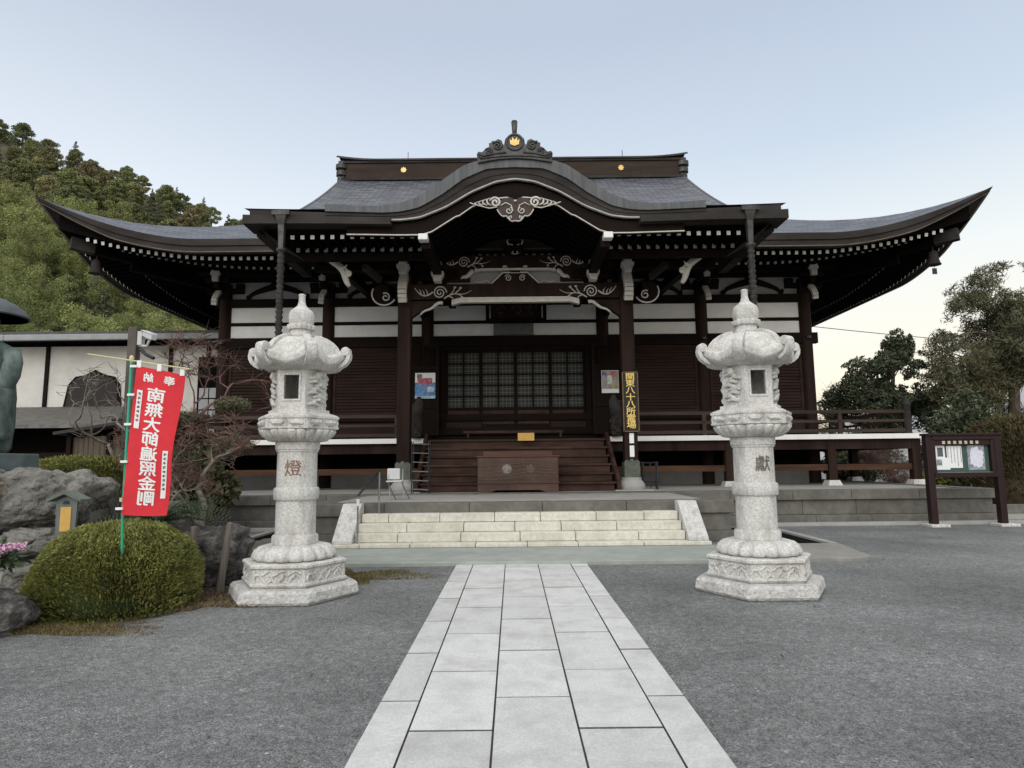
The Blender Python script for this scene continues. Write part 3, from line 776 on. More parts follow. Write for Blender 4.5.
# projecting wing walls at both sides of the entrance, toward the porch pillars
for s in (-1, 1):
    mb = MB(); xa, xb = sorted((s * 2.5, s * 3.55)); yy = 21.1
    for x in (xa, xb - .1): mb.box(x, x + .1, yy - .05, yy + .05, 2.46, 5.44)
    for z in (2.46, 3.35, 4.62, 5.34): mb.box(xa + .1, xb - .1, yy - .04, yy + .04, z, z + .1)
    mb.box(xa + .1, xb - .1, yy - .005, yy + .02, 2.56, 4.62)
    for k in range(12): x = xa + .12 + (xb - xa - .26) * k / 11; mb.box(x, x + .025, yy - .025, yy + .01, 4.72, 5.34)
    mb.build('wing_panel', M['timber'], T)
mb = MB(); mb.box(-.72, .62, Y0 - .17, Y0 - .04, 5.83, 6.21)
for k in range(4): mb.box(-.70, .60, Y0 - .20, Y0 - .17, 5.86 + .09 * k, 5.91 + .09 * k)
mb.build('vent_grille', mat('dull_vent', (.16, .165, .155), .6, .2, 6), T)

# --- veranda
mb = MB(); mb.box(-12.0, 12.0, 19.36, Y0 - .145, 2.17, 2.26)
for s in (-1, 1): mb.box(min(s * 9.95, s * 12.0), max(s * 9.95, s * 12.0), Y0 - .14, 38.4, 2.17, 2.26)
mb.build('veranda_floor', M['grey_wood'], T)
r = random.Random(8)
for s in (-1, 1):
    mb = MB(); x = 2.75
    while x < 12.1:
        xe = min(12.12, x + r.uniform(.5, .9)); mb.box(min(s * (x + .002), s * (xe - .002)), max(s * (x + .002), s * (xe - .002)), 19.24, 19.357, 2.155, 2.30); x = xe
    mb.build('veranda_edge', M['white_paint'], T)
    mb = MB(); mb.box(min(s * 12.003, s * 12.12), max(s * 12.003, s * 12.12), 19.36, 38.4, 2.155, 2.30); mb.build('veranda_edge', M['white_paint'], T)
def one(name, m, *b):
    q = MB(); q.box(*b); return q.build(name, m, T)
for a, b in ((-12.0, -2.8), (2.8, 12.0)):
    one('veranda_beam', M['red_timber'], a, b, 19.40, 19.58, 1.86, 2.168); one('tie_rail', M['tie_wood'], max(a, -11.8) + (.1 if a > 0 else 0), min(b, 11.8) - (.1 if a < 0 else 0), 19.46, 19.55, 1.24, 1.42)
for s in (-1, 1):
    one('veranda_beam', M['red_timber'], min(s * 11.75, s * 11.95), max(s * 11.75, s * 11.95), 19.6, 38, 1.86, 2.168); one('tie_rail', M['tie_wood'], min(s * 11.8, s * 11.9), max(s * 11.8, s * 11.9), 19.62, 38, 1.24, 1.42)
VP = [(x, 19.5) for x in (-11.85, -9.35, -6.3, -3.45, 3.45, 6.3, 9.35, 11.85)] + [(s * 11.85, y) for s in (-1, 1) for y in (23, 26.5, 30, 34, 38)]
for x, y in VP:
    mb = MB(); mb.box(x - .12, x + .12, y - .12, y + .12, .95, 2.168); p = mb.build('veranda_post', M['red_timber'], T, bevel=.01)
    mb = MB(); mb.lathe([(.30, 0), (.22, .15)], (x, y, .80), 4, rot=math.pi / 4); mb.build('post_base', M['granite'], p)
# railing
rail_m = mat('greyed_rail_timber', (.052, .037, .030), .7, .4, 3, .002, 30, stretch=(.15, 1, 1), spec=.12)
def rail_run(a, b, posts):
    mb = MB(); a = Vector(a); b = Vector(b)
    for z, w, h in ((.15, .09, .10), (.44, .075, .08), (.72, .10, .10)): mb.bar(a + Vector((0, 0, z)), b + Vector((0, 0, z)), w, h)
    o = mb.build('railing', rail_m, T)
    for k in range(posts + 1):
        p = a.lerp(b, k / posts); mb = MB(); mb.box(p.x - .055, p.x + .055, p.y - .055, p.y + .055, 2.26, 2.93)
        mb.lathe([(.03, 0), (.045, .03), (.03, .06)], (p.x, p.y - .06, 2.69), 8)
        mb.build('railing_post', rail_m, o)
rail_run((-11.75, 19.55, 2.26), (-3.6, 19.55, 2.26), 4); rail_run((3.6, 19.55, 2.26), (11.75, 19.55, 2.26), 4)
for s in (-1, 1):
    rail_run((s * 11.75, 19.65, 2.26), (s * 11.75, 38, 2.26), 8)
    mb = MB(); mb.lathe([(.11, 0), (.11, .88), (.13, .92), (.10, .98), (.05, 1.12), (.015, 1.17)], (s * 11.75, 19.55, 2.26), 12); mb.build('newel', M['grey_wood'], T, smooth=True)
for s in (-1, 1):
    mb = MB(); mb.lathe([(.10, 0), (.10, .84), (.12, .88), (.09, .94), (.045, 1.06), (.012, 1.10)], (s * 3.5, 19.55, 2.26), 12); mb.build('newel', M['grey_wood'], T, smooth=True)
# --- wooden steps from the porch to the veranda
SY = [17.25, 17.62, 17.98, 18.34, 18.70, 19.06]
for i, y in enumerate(SY):
    z0 = .80 + .24 * i; z1 = z0 + .24
    mb = MB(); mb.box(-2.55, 2.55, y + .03, y + .06, z0, z1 - .06); mb.box(-2.6, 2.6, y - .02, y + .42, z1 - .06, z1)
    mb.build('wooden_step', M['step_wood'], T, bevel=.008)
for s in (-1, 1):
    mb = MB(); a, b = sorted((s * 2.605, s * 2.70))
    P = [(17.15, .80), (17.15, 1.05), (19.2, 2.42), (19.35, 2.42), (19.35, .80)]
    V = [(a, y, z) for y, z in P] + [(b, y, z) for y, z in P]
    mb.add(V, [(0, 1, 2, 3, 4), (9, 8, 7, 6, 5)] + [(k, k + 5, (k + 1) % 5 + 5, (k + 1) % 5) for k in range(5)]); mb.build('stringer', M['step_wood'], T)

# ================================================================== porch (arched gable) of the temple hall
PY = 17.6
for s in (-1, 1):
    x = s * 3.05
    mb = MB(); mb.box(x - .18, x + .18, PY - .18, PY + .18, 1.15, 6.75); p = mb.build('porch_pillar', M['red_timber'], T, bevel=.035)
    mb = MB(); mb.box(x - .205, x + .205, PY - .205, PY + .205, 1.14, 1.55)
    for k in range(3): mb.lathe([(.001, 0), (.06, 0), (.06, .012), (.001, .012)], (x - .12 + .12 * k, PY, 1.55), 10)
    for k in range(3): mb.prism([(x - .2 + .13 * k + .065 + .065 * math.cos(math.pi * j / 8), 1.55 + (.08 if k == 1 else .05) * math.sin(math.pi * j / 8)) for j in range(9)], PY - .205, PY - .185)
    mb.build('pillar_shoe', mat('verdigris_shoe', (.10, .11, .09), .6, .3, 6, metal=.3), p)
    mb = MB(); mb.lathe([(.34, 0), (.37, .05), (.36, .16), (.30, .24), (.27, .26), (.27, .34)], (x, PY, .80), 20); mb.build('pillar_base', M['kerb'], p, smooth=True)
    mb = MB(); mb.box(x - .5, x + .5, PY - .5, PY + .5, .795, .825); mb.build('pillar_slab', M['kerb'], p)
# rainbow beam between the pillars, white moulding below it, scrolls at its ends
xs = np.linspace(-2.9, 2.9, 49)
mb = MB(); mb.strip(xs, [6.02 + .06 * math.cos(x / 2.9 * 1.4) for x in xs], [6.46] * 49, PY - .15, PY + .15); rbm = mb.build('rainbow_beam', M['red_timber'], T)
xs2 = np.linspace(-1.75, 1.75, 41)
def und(x): return 5.99 + (.04 if abs(x) < 1.5 else .04 - .28 * (abs(x) - 1.5))
mb = MB(); mb.strip(xs2, [und(x) - .10 for x in xs2], [und(x) - .02 for x in xs2], PY - .20, PY - .03); mb.strip(xs2, [und(x) - .01 for x in xs2], [und(x) + .05 for x in xs2], PY - .172, PY - .152)
mb.build('white_moulding', M['carved_white'], rbm)
def swirl(mb, cx, cz, y, s, k=1.0):
    """one scroll with trailing foliage, opening toward s."""
    mb.tube(spiral(cx, cz, y, .19 * k, .02 * k, 2.1, 0, 36, s), .017 * k, 6)
    tail = [(cx - s * (.19 + .5 * t) * k, y, cz + (.02 - .16 * math.sin(t * 2.6) + .20 * t * t) * k) for t in np.linspace(0, 1, 12)]
    mb.tube(tail, [.023 * k * (1 - .4 * t) for t in np.linspace(0, 1, 12)], 6)
    br = [(cx + s * (.12 + .75 * t) * k, y, cz + (-.17 + .24 * t + .05 * math.sin(t * 6)) * k) for t in np.linspace(0, 1, 14)]
    mb.tube(br, [.021 * k * (1 - .75 * t) for t in np.linspace(0, 1, 14)], 6)
    for t, dx, dz in ((.25, .12, .20), (.45, .16, .16), (.2, .16, -.14), (.5, .14, -.10)):
        i = int(t * 13); p = br[i]; q = (p[0] + s * dx * k, y, p[2] + dz * k)
        mb.tube([p, ((p[0] + q[0]) / 2 + s * .03, y, (p[2] + q[2]) / 2 + .02 * k), q], [.017 * k, .015 * k, .006], 6)
        mb.tube(spiral(q[0], q[2], y, .035 * k, .01, 1.2, 0, 8, s), .012 * k, 5)
    for i in range(3):
        p = tail[3 + 2 * i]; mb.tube([p, (p[0] - s * .02, y, p[2] + .10 * k), (p[0] - s * .07 * k, y, p[2] + .17 * k)], [.018 * k, .014 * k, .006], 5)
for s in (-1, 1):
    mb = MB(); swirl(mb, s * 2.08, 6.22, PY - .165, -s, 1.0); mb.build('scroll_carving', M['carved_white'], rbm, smooth='all')
    mb = MB()      # bracket block under the beam end
    mb.strip(np.linspace(2.05, 2.87, 8) * s, [5.96 - .42 * t ** 1.5 for t in np.linspace(0, 1, 8)], [6.0] * 8, PY - .10, PY + .10); mb.build('beam_bracket', M['red_timber'], T)
    mb = MB(); mb.tube([(s * (2.0 + .62 * t), PY - .12, 5.93 - .33 * t ** 1.6 + .03 * math.sin(9 * t)) for t in np.linspace(0, 1, 10)], [.055 - .03 * t for t in np.linspace(0, 1, 10)], 6); mb.build('bracket_edging', M['carved_white'], T, smooth='all')
    # carved nose outside the pillar, white front face, and the dark curled nose beside it
    mb = MB(); arc = [(PY - .18 - .34 * math.sin(t * 2.4), 6.70 - .78 * t) for t in np.linspace(0, 1, 9)]
    for (ya, za), (yb, zb) in zip(arc[:-1], arc[1:]): mb.bar((s * 3.05, ya, za), (s * 3.05, yb, zb), .23, .16, up=(0, 1, 0))
    mb.build('pillar_nose', M['carved_white'], T)
    mb = MB(); mb.lathe([(.30, -.09), (.34, -.05), (.34, .05), (.30, .09)], (0, 0, 0), 24)
    mb.v = [(s * 3.62 + p[0] * 1.08, PY + p[2], 6.22 + p[1] * .95) for p in mb.v]
    mb.bar((s * 3.2, PY, 6.3), (s * 3.5, PY, 6.3), .18, .4); nz = mb.build('curled_nose', M['timber'], T, smooth=True)
    mb = MB(); mb.tube([(s * (3.62 + .34 * math.cos(a)), PY - .10, 6.22 + .32 * math.sin(a)) for a in np.linspace(-2.6, .5, 14)], .022, 6); mb.tube(spiral(s * 3.58, 6.12, PY - .11, .13, .03, 1.3, 1, 20, s), .02, 6)
    mb.build('nose_scroll', M['carved_white'], nz, smooth='all')
    # stacked bracket blocks over the pillar and over the inner strut
    for xc, zz, yf in ((s * 3.05, 6.82, PY - .55), (s * 2.12, 6.62, PY - .50)):
        mb = MB(); mb.box(xc - .30, xc + .30, yf + .25, PY + .3, zz - .05, zz + .16)
        for k, (w, h, dy) in enumerate(((.15, .22, 0), (.19, .18, .02), (.14, .20, -.05))):
            pass
        mb.bar((xc - .55, PY - .1, zz + .1), (xc + .55, PY - .1, zz + .1), .18, .22)
        bk = mb.build('bracket_set', M['timber'], T, bevel=.012)
        mb = MB(); mb.box(xc - .105, xc + .105, yf, yf + .3, zz + .12, zz + .40); mb.prism([(xc - .17, zz + .12), (xc - .17, zz + .03), (xc - .11, zz - .07), (xc - .10, zz - .16), (xc + .10, zz - .16), (xc + .11, zz - .07), (xc + .17, zz + .03), (xc + .17, zz + .12)], yf + .01, yf + .29)
        if abs(xc) > 2.5: mb.box(xc - .15, xc + .15, yf - .05, yf + .2, zz + .402, zz + .56)
        mb.build('bracket_face', M['carved_white'], bk, bevel=.01)
    # tie beam from the porch pillar back to the hall, and over the porch out to the eave corner
    mb = MB(); mb.tube([(s * 3.05, PY + (Y0 - PY) * t, 6.55 + .22 * math.sin(math.pi * t)) for t in np.linspace(0, 1, 10)], .17, 8); mb.build('shrimp_beam', M['timber'], T, smooth=True)
    # carved white dragon-like nosing on the outer tie beam
    mb = MB(); pts = [(s * (4.95 - .72 * t + .05 * math.sin(8 * t)), 16.3, 7.05 - .95 * t ** 1.15) for t in np.linspace(0, 1, 12)]
    mb.tube(pts, [.05, .07, .085, .09, .085, .075, .07, .075, .085, .08, .07, .05], 8)
    mb.tube([(p[0] - s * .16, p[1], p[2] - .04) for p in pts[3:8]], .035, 6)
    for i in (2, 4, 6, 8): mb.tube([pts[i], (pts[i][0] - s * .12, 16.25, pts[i][2] + .02), (pts[i][0] - s * .18, 16.25, pts[i][2] + .10)], [.05, .035, .01], 6)
    mb.tube(spiral(s * 4.30, 6.42, 16.25, .09, .02, 1.4, 0, 16, s), .03, 6)
    mb.build('beam_end_carving', M['carved_white'], T, smooth='all')
    mb = MB(); mb.bar((s * 3.2, 16.4, 7.08), (s * 5.6, 16.4, 7.08), .2, .22); mb.bar((s * 4.9, 16.4, 7.0), (s * 4.9, Y0, 7.3), .2, .28); mb.build('outer_tie_beam', M['timber'], T)
    mb = MB(); mb.bar((s * 4.0, PY - .9, 6.75), (s * 3.7, PY - .3, 6.55), .14, .16); mb.build('tail_rafter', M['grey_wood'], T)
# second beam, frog-leg strut and demon face in the arch
mb = MB(); xs = np.linspace(-2.1, 2.1, 31)
mb.strip(xs, [6.86 + .05 * math.cos(x * .7) for x in xs], [7.28] * 31, PY - .13, PY + .13); b2 = mb.build('arch_beam', M['red_timber'], T)
mb = MB(); xs2 = np.linspace(-1.12, 1.12, 31)
und2 = lambda x: 6.885 - (.22 * (abs(x) - .95) if abs(x) > .95 else 0)
mb.strip(xs2, [und2(x) - .05 for x in xs2], [und2(x) + .01 for x in xs2], PY - .17, PY - .04); mb.build('white_moulding', M['carved_white'], b2)
for s in (-1, 1):
    mb = MB(); swirl(mb, s * 1.42, 7.08, PY - .145, -s, .85); mb.build('scroll_carving', M['carved_white'], b2, smooth='all')
    mb = MB(); mb.tube([(s * (1.15 + .35 * t), PY - .1, 6.83 - .22 * t + .03 * math.sin(9 * t)) for t in np.linspace(0, 1, 8)], [.06, .075, .06, .07, .055, .06, .045, .02], 6); mb.build('bracket_edging', M['carved_white'], b2, smooth='all')
    mb = MB(); mb.bar((s * 1.25, PY, 6.72), (s * 2.05, PY, 6.72), .2, .34); mb.bar((s * 2.12, PY, 6.4), (s * 2.12, PY, 6.85), .22, .22); mb.build('arch_bracket', M['red_timber'], T)
mb = MB(); mb.strip(np.linspace(-.62, .62, 21), [6.46] * 21, [6.48 + min(.30, 1.0 * max(0, .62 - abs(x))) for x in np.linspace(-.62, .62, 21)], PY - .12, PY + .05)
mb.box(-.14, .14, PY - .16, PY + .1, 6.775, 6.86); fs = mb.build('frog_leg_strut', M['red_timber'], T)
mb = MB(); mb.tube([(-.66, PY - .13, 6.47), (-.34, PY - .13, 6.78), (.34, PY - .13, 6.78), (.66, PY - .13, 6.47)], .022, 6)
for s in (-1, 1):
    mb.tube(spiral(s * .2, 6.62, PY - .135, .10, .02, 1.5, .5, 16, s), .013, 5); mb.tube([(s * .7, PY - .14, 6.5), (s * .8, PY - .14, 6.56), (s * .95, PY - .14, 6.5), (s * 1.1, PY - .14, 6.52)], .012, 5)
    mb.tube(spiral(s * .28, 6.9, PY - .15, .07, .02, 1.2, .5, 12, s), .02, 5)
mb.build('strut_edging', M['carved_white'], fs, smooth='all')
mb = MB(); mb.box(-1.9, 1.9, PY + .02, PY + .06, 6.46, 6.88); mb.build('arch_infill', M['grey_plaster'], T)
fm = rock_mb((0, PY - .18, 7.42), (.24, .14, .2), 5, sub=3, rough=.2)
fc = fm.build('demon_face', M['timber'], T, smooth='all')
mb = MB()
for s in (-1, 1):
    mb.tube([(s * .17, PY - .30, 7.52), (s * .22, PY - .28, 7.62), (s * .19, PY - .27, 7.68)], [.03, .022, .006], 6); mb.tube([(s * .06, PY - .335, 7.32), (s * .055, PY - .335, 7.26)], [.018, .006], 6)
    mb.tube([(s * .06, PY - .33, 7.50), (s * .13, PY - .31, 7.53)], .014, 6)
mb.tube([(-.1, PY - .325, 7.27), (0, PY - .34, 7.23), (.1, PY - .325, 7.27)], .013, 6); mb.build('face_horns', M['carved_white'], fc)

# --- curved porch roof; heights of its front edge over half its width
TOP = [(0, 8.60), (.5, 8.585), (.9, 8.51), (1.21, 8.40), (1.69, 8.05), (2.22, 7.67), (2.69, 7.50), (3.16, 7.45), (3.8, 7.46), (4.38, 7.51)]
SHB = [(0, 8.36), (.66, 8.325), (1.21, 8.08), (1.68, 7.72), (2.21, 7.41), (2.6, 7.32), (3.01, 7.29), (4.37, 7.34)]
WDB = [(0, 8.12), (.46, 8.05), (1.02, 7.81), (1.61, 7.45), (2.2, 7.21), (2.6, 7.16), (3.01, 7.155), (4.4, 7.19)]
BRG = [(0, 7.58), (.18, 7.68), (.57, 7.64), (1.01, 7.46), (1.30, 7.25), (1.38, 7.23), (1.94, 6.87), (2.17, 6.80), (2.67, 6.80), (3.94, 6.83)]
KY = 14.4
xs = np.linspace(-4.38, 4.38, 121)
top = smooth_curve(TOP, xs); shb = smooth_curve(SHB, xs); wdb = smooth_curve(WDB, xs)
def porch_z(X, Y):
    a = abs(X); z = float(np.interp(X, xs, top)) if a < 4.38 else 7.47
    return z + .14 * (Y - KY) * sm(1.0, 4.4, a)
mb = MB(); mb.grid(lambda u, v: (-4.38 + 8.76 * u, KY + 5.6 * v, porch_z(-4.38 + 8.76 * u, KY + 5.6 * v)), 120, 14, 0, lambda u, v, p: (p[1], u * 9.5))
for s in (-1, 1):
    mb.grid(lambda u, v, s=s: (s * (4.30 + 1.95 * u), KY - .03 + 5.2 * v, 7.40 + .04 * u * u + .155 * 5.2 * v), 8, 8, 0, lambda u, v, p: (p[0], v * 5.4))
pr_ = mb.build('porch_roof', M['tiles'], T, smooth=True)
# shingle edge: short upright pieces fanned along the curve
mb = MB(); mb.strip(xs, shb, [t + .004 for t in top], KY - .06, KY + .5)
m = mat('shingle_edge', (.105, .108, .112), .6, .35, 1.5, .004, 30, stretch=(6, 1, .3), stain=(.06, .06, .06), sscale=2); mb.build('shingle_edge', m, pr_)
mb = MB(); mb.strip(xs, [a for a in wdb], [b - .005 for b in shb], KY - .01, KY + .4); mid = [(a * .55 + b * .45) for a, b in zip(wdb, shb)]
mb.strip(xs, mid, [q + .02 for q in mid], KY - .03, KY - .009); mb.build('eave_board', M['grey_wood'], pr_)
sel = [i for i, x in enumerate(xs) if abs(x) < 2.95]
mb = MB(); mb.strip(xs[sel], [wdb[i] - .036 for i in sel], [wdb[i] - .004 for i in sel], KY - .02, KY + .06); mb.build('white_eave_line', mat('dulled_white_paint', (.40, .385, .355), .8, .2, 5), pr_)
xb = np.linspace(-3.9, 3.9, 157)
brg = [interp(BRG, abs(x)) for x in xb]
tp = smooth_curve(WDB, xb)
mb = MB(); mb.strip(xb, brg, [q - .07 for q in tp], KY + .10, KY + .24); mb.build('barge_board', M['timber_h'], pr_)
mb = MB(); mb.strip(xb, [b - .012 for b in brg], [b + .012 for b in brg], KY + .06, KY + .10); mb.build('white_barge_edge', M['carved_white'], pr_)
# vault under the arch
mb = MB(); xv = np.linspace(-2.2, 2.2, 45)
vt = smooth_curve([(0, 7.95), (.6, 7.90), (1.2, 7.62), (1.8, 7.2), (2.2, 6.95)], xv)
mb.strip(xv, vt, [z + .05 for z in vt], KY + .26, Y0); mb.build('vault_ceiling', M['black_void'], pr_)
mb = MB()
for k in range(18):
    y = KY + .5 + .36 * k
    mb.tube([(x, y, z - .05) for x, z in zip(xv[::3], vt[::3])], .04, 5)
mb.build('vault_rib', M['black_void'], pr_)['kind'] = 'stuff'
# lower plank tiers left and right
for s in (-1, 1):
    mb = MB()
    P = [(2.86, 7.0, 7.165), (4.37, 7.035, 7.19), (5.3, 7.045, 7.215), (6.25, 7.05, 7.265)]
    mb.strip([s * p[0] for p in P], [p[1] for p in P], [p[2] for p in P], KY - .10, KY + .6)
    Q = [(3.6, 7.20, 7.30), (4.37, 7.20, 7.335), (5.3, 7.22, 7.37), (6.13, 7.27, 7.43)]
    mb.strip([s * p[0] for p in Q], [p[1] for p in Q], [p[2] for p in Q], KY + .0, KY + .6)
    mb.box(min(s * 5.95, s * 6.2), max(s * 5.95, s * 6.2), KY + .62, 18.5, 7.0, 7.40)
    mb.build('gutter_board', M['grey_wood'], pr_)
    mb = MB(); mb.add([(s * 5.9, KY + .1, 7.0), (s * 5.9, KY + .9, 7.0), (s * 5.2, KY + 1.2, 6.55), (s * 5.2, KY + 1.0, 6.55), (s * 5.75, KY + .1, 6.85), (s * 5.75, KY + .9, 6.80)], [(0, 1, 2, 3), (0, 4, 5, 1), (4, 3, 2, 5), (0, 3, 4), (1, 5, 2)])
    mb.build('corner_bracket', M['grey_wood'], pr_)
    mb = MB(); mb.box(min(s * 2.03, s * 2.25), max(s * 2.03, s * 2.25), KY + .05, KY + .3, 6.68, 6.83); mb.build('beam_end', M['white_paint'], pr_, bevel=.02)
    mb = MB(); mb.bar((s * 2.1, KY + .3, 6.68), (s * 2.1, Y0, 6.9), .22, .26); mb.build('porch_purlin', M['timber'], T)
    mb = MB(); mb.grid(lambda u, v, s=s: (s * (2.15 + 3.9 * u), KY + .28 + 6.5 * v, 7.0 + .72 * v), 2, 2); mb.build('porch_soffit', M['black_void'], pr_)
    for k in range(13):
        x = s * (2.44 + .235 * k); mb = MB(); rafter(mb, (x, 14.8, 6.885), (x, 16.4, 7.02), .085, .09, 1)
        if own < 100: mb.build('rafter', raf_m, T); own += 1
        else: [rest.add([mb.v[i] for i in f], [(0, 1, 2, 3)], q) for f, q in zip(mb.f, mb.mi)]
    for k in range(14):
        x = s * (2.40 + .235 * k); mb = MB(); rafter(mb, (x, 15.8, 6.91), (x, 19.2, 7.35), .085, .10, 2)
        if own < 100: mb.build('rafter', raf_m, T); own += 1
        else: [rest.add([mb.v[i] for i in f], [(0, 1, 2, 3)], q) for f, q in zip(mb.f, mb.mi)]
    mb = MB(); mb.bar((s * 2.2, 15.9, 6.74), (s * 5.9, 15.9, 6.74), .16, .18); mb.bar((s * 2.2, PY - .2, 6.92), (s * 5.5, PY - .2, 6.92), .2, .2); mb.build('purlin', M['timber'], T)
o = rest.build('rafters', raf_m, T); o['kind'] = 'stuff'
# hanging pendant board under the apex
hp = []
for k in range(41):
    t = k / 40; x = -.42 + .84 * t; hp.append((x, 7.36 - .27 * (1 - abs(x) / .42) ** .8 - .06 * abs(math.sin(x * 15))))
up_ = [(.42, 7.50), (.30, 7.62), (.12, 7.66), (0, 7.60), (-.12, 7.66), (-.30, 7.62), (-.42, 7.50)]
mb = MB(); mb.prism(hp + up_, KY + .02, KY + .10)
for s in (-1, 1): mb.prism([(s * .38, 7.60), (s * .5, 7.66), (s * .95, 7.52), (s * .75, 7.49), (s * .6, 7.42), (s * .42, 7.44)], KY + .03, KY + .09)
pd = mb.build('gable_pendant', mat('brown_pendant', (.050, .031, .026), .6, .3, 6), T)
mb = MB(); mb.tube([(x, KY + .0, z) for x, z in hp], .014, 5); mb.lathe([(.03, -.02), (.04, 0), (.03, .02)], (0, KY, 7.56), 10)
for s in (-1, 1):
    mb.tube(spiral(s * .46, 7.53, KY, .13, .02, 1.6, .3, 24, s), .026, 6); mb.tube(spiral(s * .15, 7.33, KY, .09, .015, 1.3, 2, 18, s), .014, 5); mb.tube(spiral(s * .13, 7.17, KY, .045, .01, 1.1, 2, 12, s), .012, 5)
    mb.tube([(s * .34, KY, 7.45), (s * .22, KY, 7.52), (s * .10, KY, 7.46), (s * .05, KY, 7.32)], .014, 5)
    for k in range(4): mb.tube([(s * (.55 + .1 * k), KY, 7.46 + .0 * k), (s * (.64 + .1 * k), KY, 7.50), (s * (.66 + .095 * k), KY, 7.60 - .03 * k), (s * (.58 + .095 * k), KY, 7.64 - .03 * k)], [.012, .026 - .003 * k, .022 - .003 * k, .006], 6)
    mb.tube([(s * .42, KY, 7.42), (s * .6, KY, 7.39), (s * .78, KY, 7.44), (s * .95, KY, 7.49), (s * 1.05, KY, 7.53)], .014, 5)
mb.build('pendant_scrolls', M['carved_white'], pd, smooth='all')
# ridge-end ornament with the gilded crest
def mirror(P): return P + [(-x, z) for x, z in P[::-1] if x > 1e-6]
P = [(0, 9.12), (.14, 9.10), (.22, 9.02), (.245, 8.88), (.27, 8.88), (.30, 8.98), (.38, 9.02), (.46, 8.97), (.52, 8.98), (.56, 8.92), (.60, 8.93), (.58, 8.84), (.66, 8.80), (.76, 8.70), (.84, 8.72), (.88, 8.66), (.86, 8.54), (.85, 8.44), (.4, 8.52), (0, 8.545)]
mb = MB(); mb.prism(mirror(P), KY - .12, KY + .22)
on = mb.build('ridge_ornament', M['copper'], T, bevel=.015)
mb = MB()
mb.tube([(.185 * math.cos(a), KY - .13, 8.93 + .19 * math.sin(a)) for a in np.linspace(0, 2 * math.pi, 29)], .028, 6)
mb.tube([(0, KY + .05, 9.08), (0, KY + .05, 9.30), (0, KY + .04, 9.50)], [.045, .06, .075], 10); mb.lathe([(.075, 0), (.07, .03), (.03, .05)], (0, KY + .04, 9.50), 10)
for s in (-1, 1):
    mb.tube(spiral(s * .40, 8.84, KY - .13, .12, .02, 1.7, .5, 22, s), .026, 6); mb.tube(spiral(s * .60, 8.70, KY - .13, .09, .02, 1.5, .5, 18, s), .022, 6)
    mb.tube([(s * .2, KY - .13, 8.68), (s * .45, KY - .13, 8.66), (s * .7, KY - .13, 8.60), (s * .83, KY - .13, 8.64)], .022, 6); mb.tube(spiral(s * .81, 8.60, KY - .13, .06, .02, 1.2, .5, 12, s), .018, 6)
mb.tube([(x, KY - .13, 8.60 - .1 * x * x) for x in np.linspace(-.8, .8, 15)], .02, 6)
mb.build('ornament_scrolls', M['copper'], on, smooth='all')
mb = MB(); mb.prism([(-.10, 8.87), (-.11, 8.99), (-.06, 8.95), (-.055, 9.04), (0, 8.97), (.055, 9.04), (.06, 8.95), (.11, 8.99), (.10, 8.87), (0, 8.83)], KY - .15, KY - .118); mb.build('crest', M['gold'], on)
mb = MB(); mb.lathe([(.001, -.005), (.16, -.005), (.16, .005), (.001, .005)], (0, 0, 0), 24); mb.v = [(p[0], KY - .124 + p[2], 8.93 + p[1]) for p in mb.v]; mb.build('crest_field', M['dark_bronze'], on)
# --- bracket sets under the main eave, one over each wall column
for x in CX:
    mb = MB(); mb.box(x - .2, x + .2, Y0 - .22, Y0 + .2, 7.14, 7.34); mb.box(x - .62, x + .62, Y0 - .13, Y0 + .07, 7.34, 7.52)
    for dx in (-.5, 0, .5): mb.box(x + dx - .13, x + dx + .13, Y0 - .17, Y0 + .1, 7.52, 7.68)
    mb.box(x - .09, x + .09, Y0 - .85, Y0, 7.36, 7.54); mb.box(x - .4, x + .4, Y0 - .8, Y0 - .62, 7.56, 7.72)
    bs = mb.build('bracket_set', M['timber'], T, bevel=.012)
    if abs(x) > 3:
        sg = 1 if x > 0 else -1
        mb = MB(); arc = [(x + sg * .05 * t, Y0 - .60 - .22 * math.sin(2.2 * t), 7.28 - .48 * t) for t in np.linspace(0, 1, 6)]
        for p, q in zip(arc[:-1], arc[1:]): mb.bar(p, q, .17, .10, up=(0, 1, 0))
        mb.build('bracket_nose', M['carved_white'], bs); mb = MB()
        mb.prism([(x - .10, 7.95), (x - .16, 7.80), (x - .10, 7.74), (x - .09, 7.56), (x + .09, 7.56), (x + .10, 7.74), (x + .16, 7.80), (x + .10, 7.95)], Y0 - .95, Y0 - .83)
        mb.build('bracket_face', M['carved_white'], bs)
mb = MB(); mb.box(-10.4, 10.4, Y0 - .82, Y0 - .64, 7.74, 7.90)
for s in (-1, 1): mb.box(min(s * 10.42, s * 10.6), max(s * 10.42, s * 10.6), Y0 - .82, 39.2, 7.74, 7.90)
mb.build('eave_purlin', M['timber_h'], T)
# small loudspeaker-like round nail covers at the columns
mb = MB()
for x in CX:
    if abs(x) > 3: mb.lathe([(.09, -.04), (.09, .04)], (x, Y0 - .23, 5.62), 10)
mb.build('nail_cover', M['dark_bronze'], T)

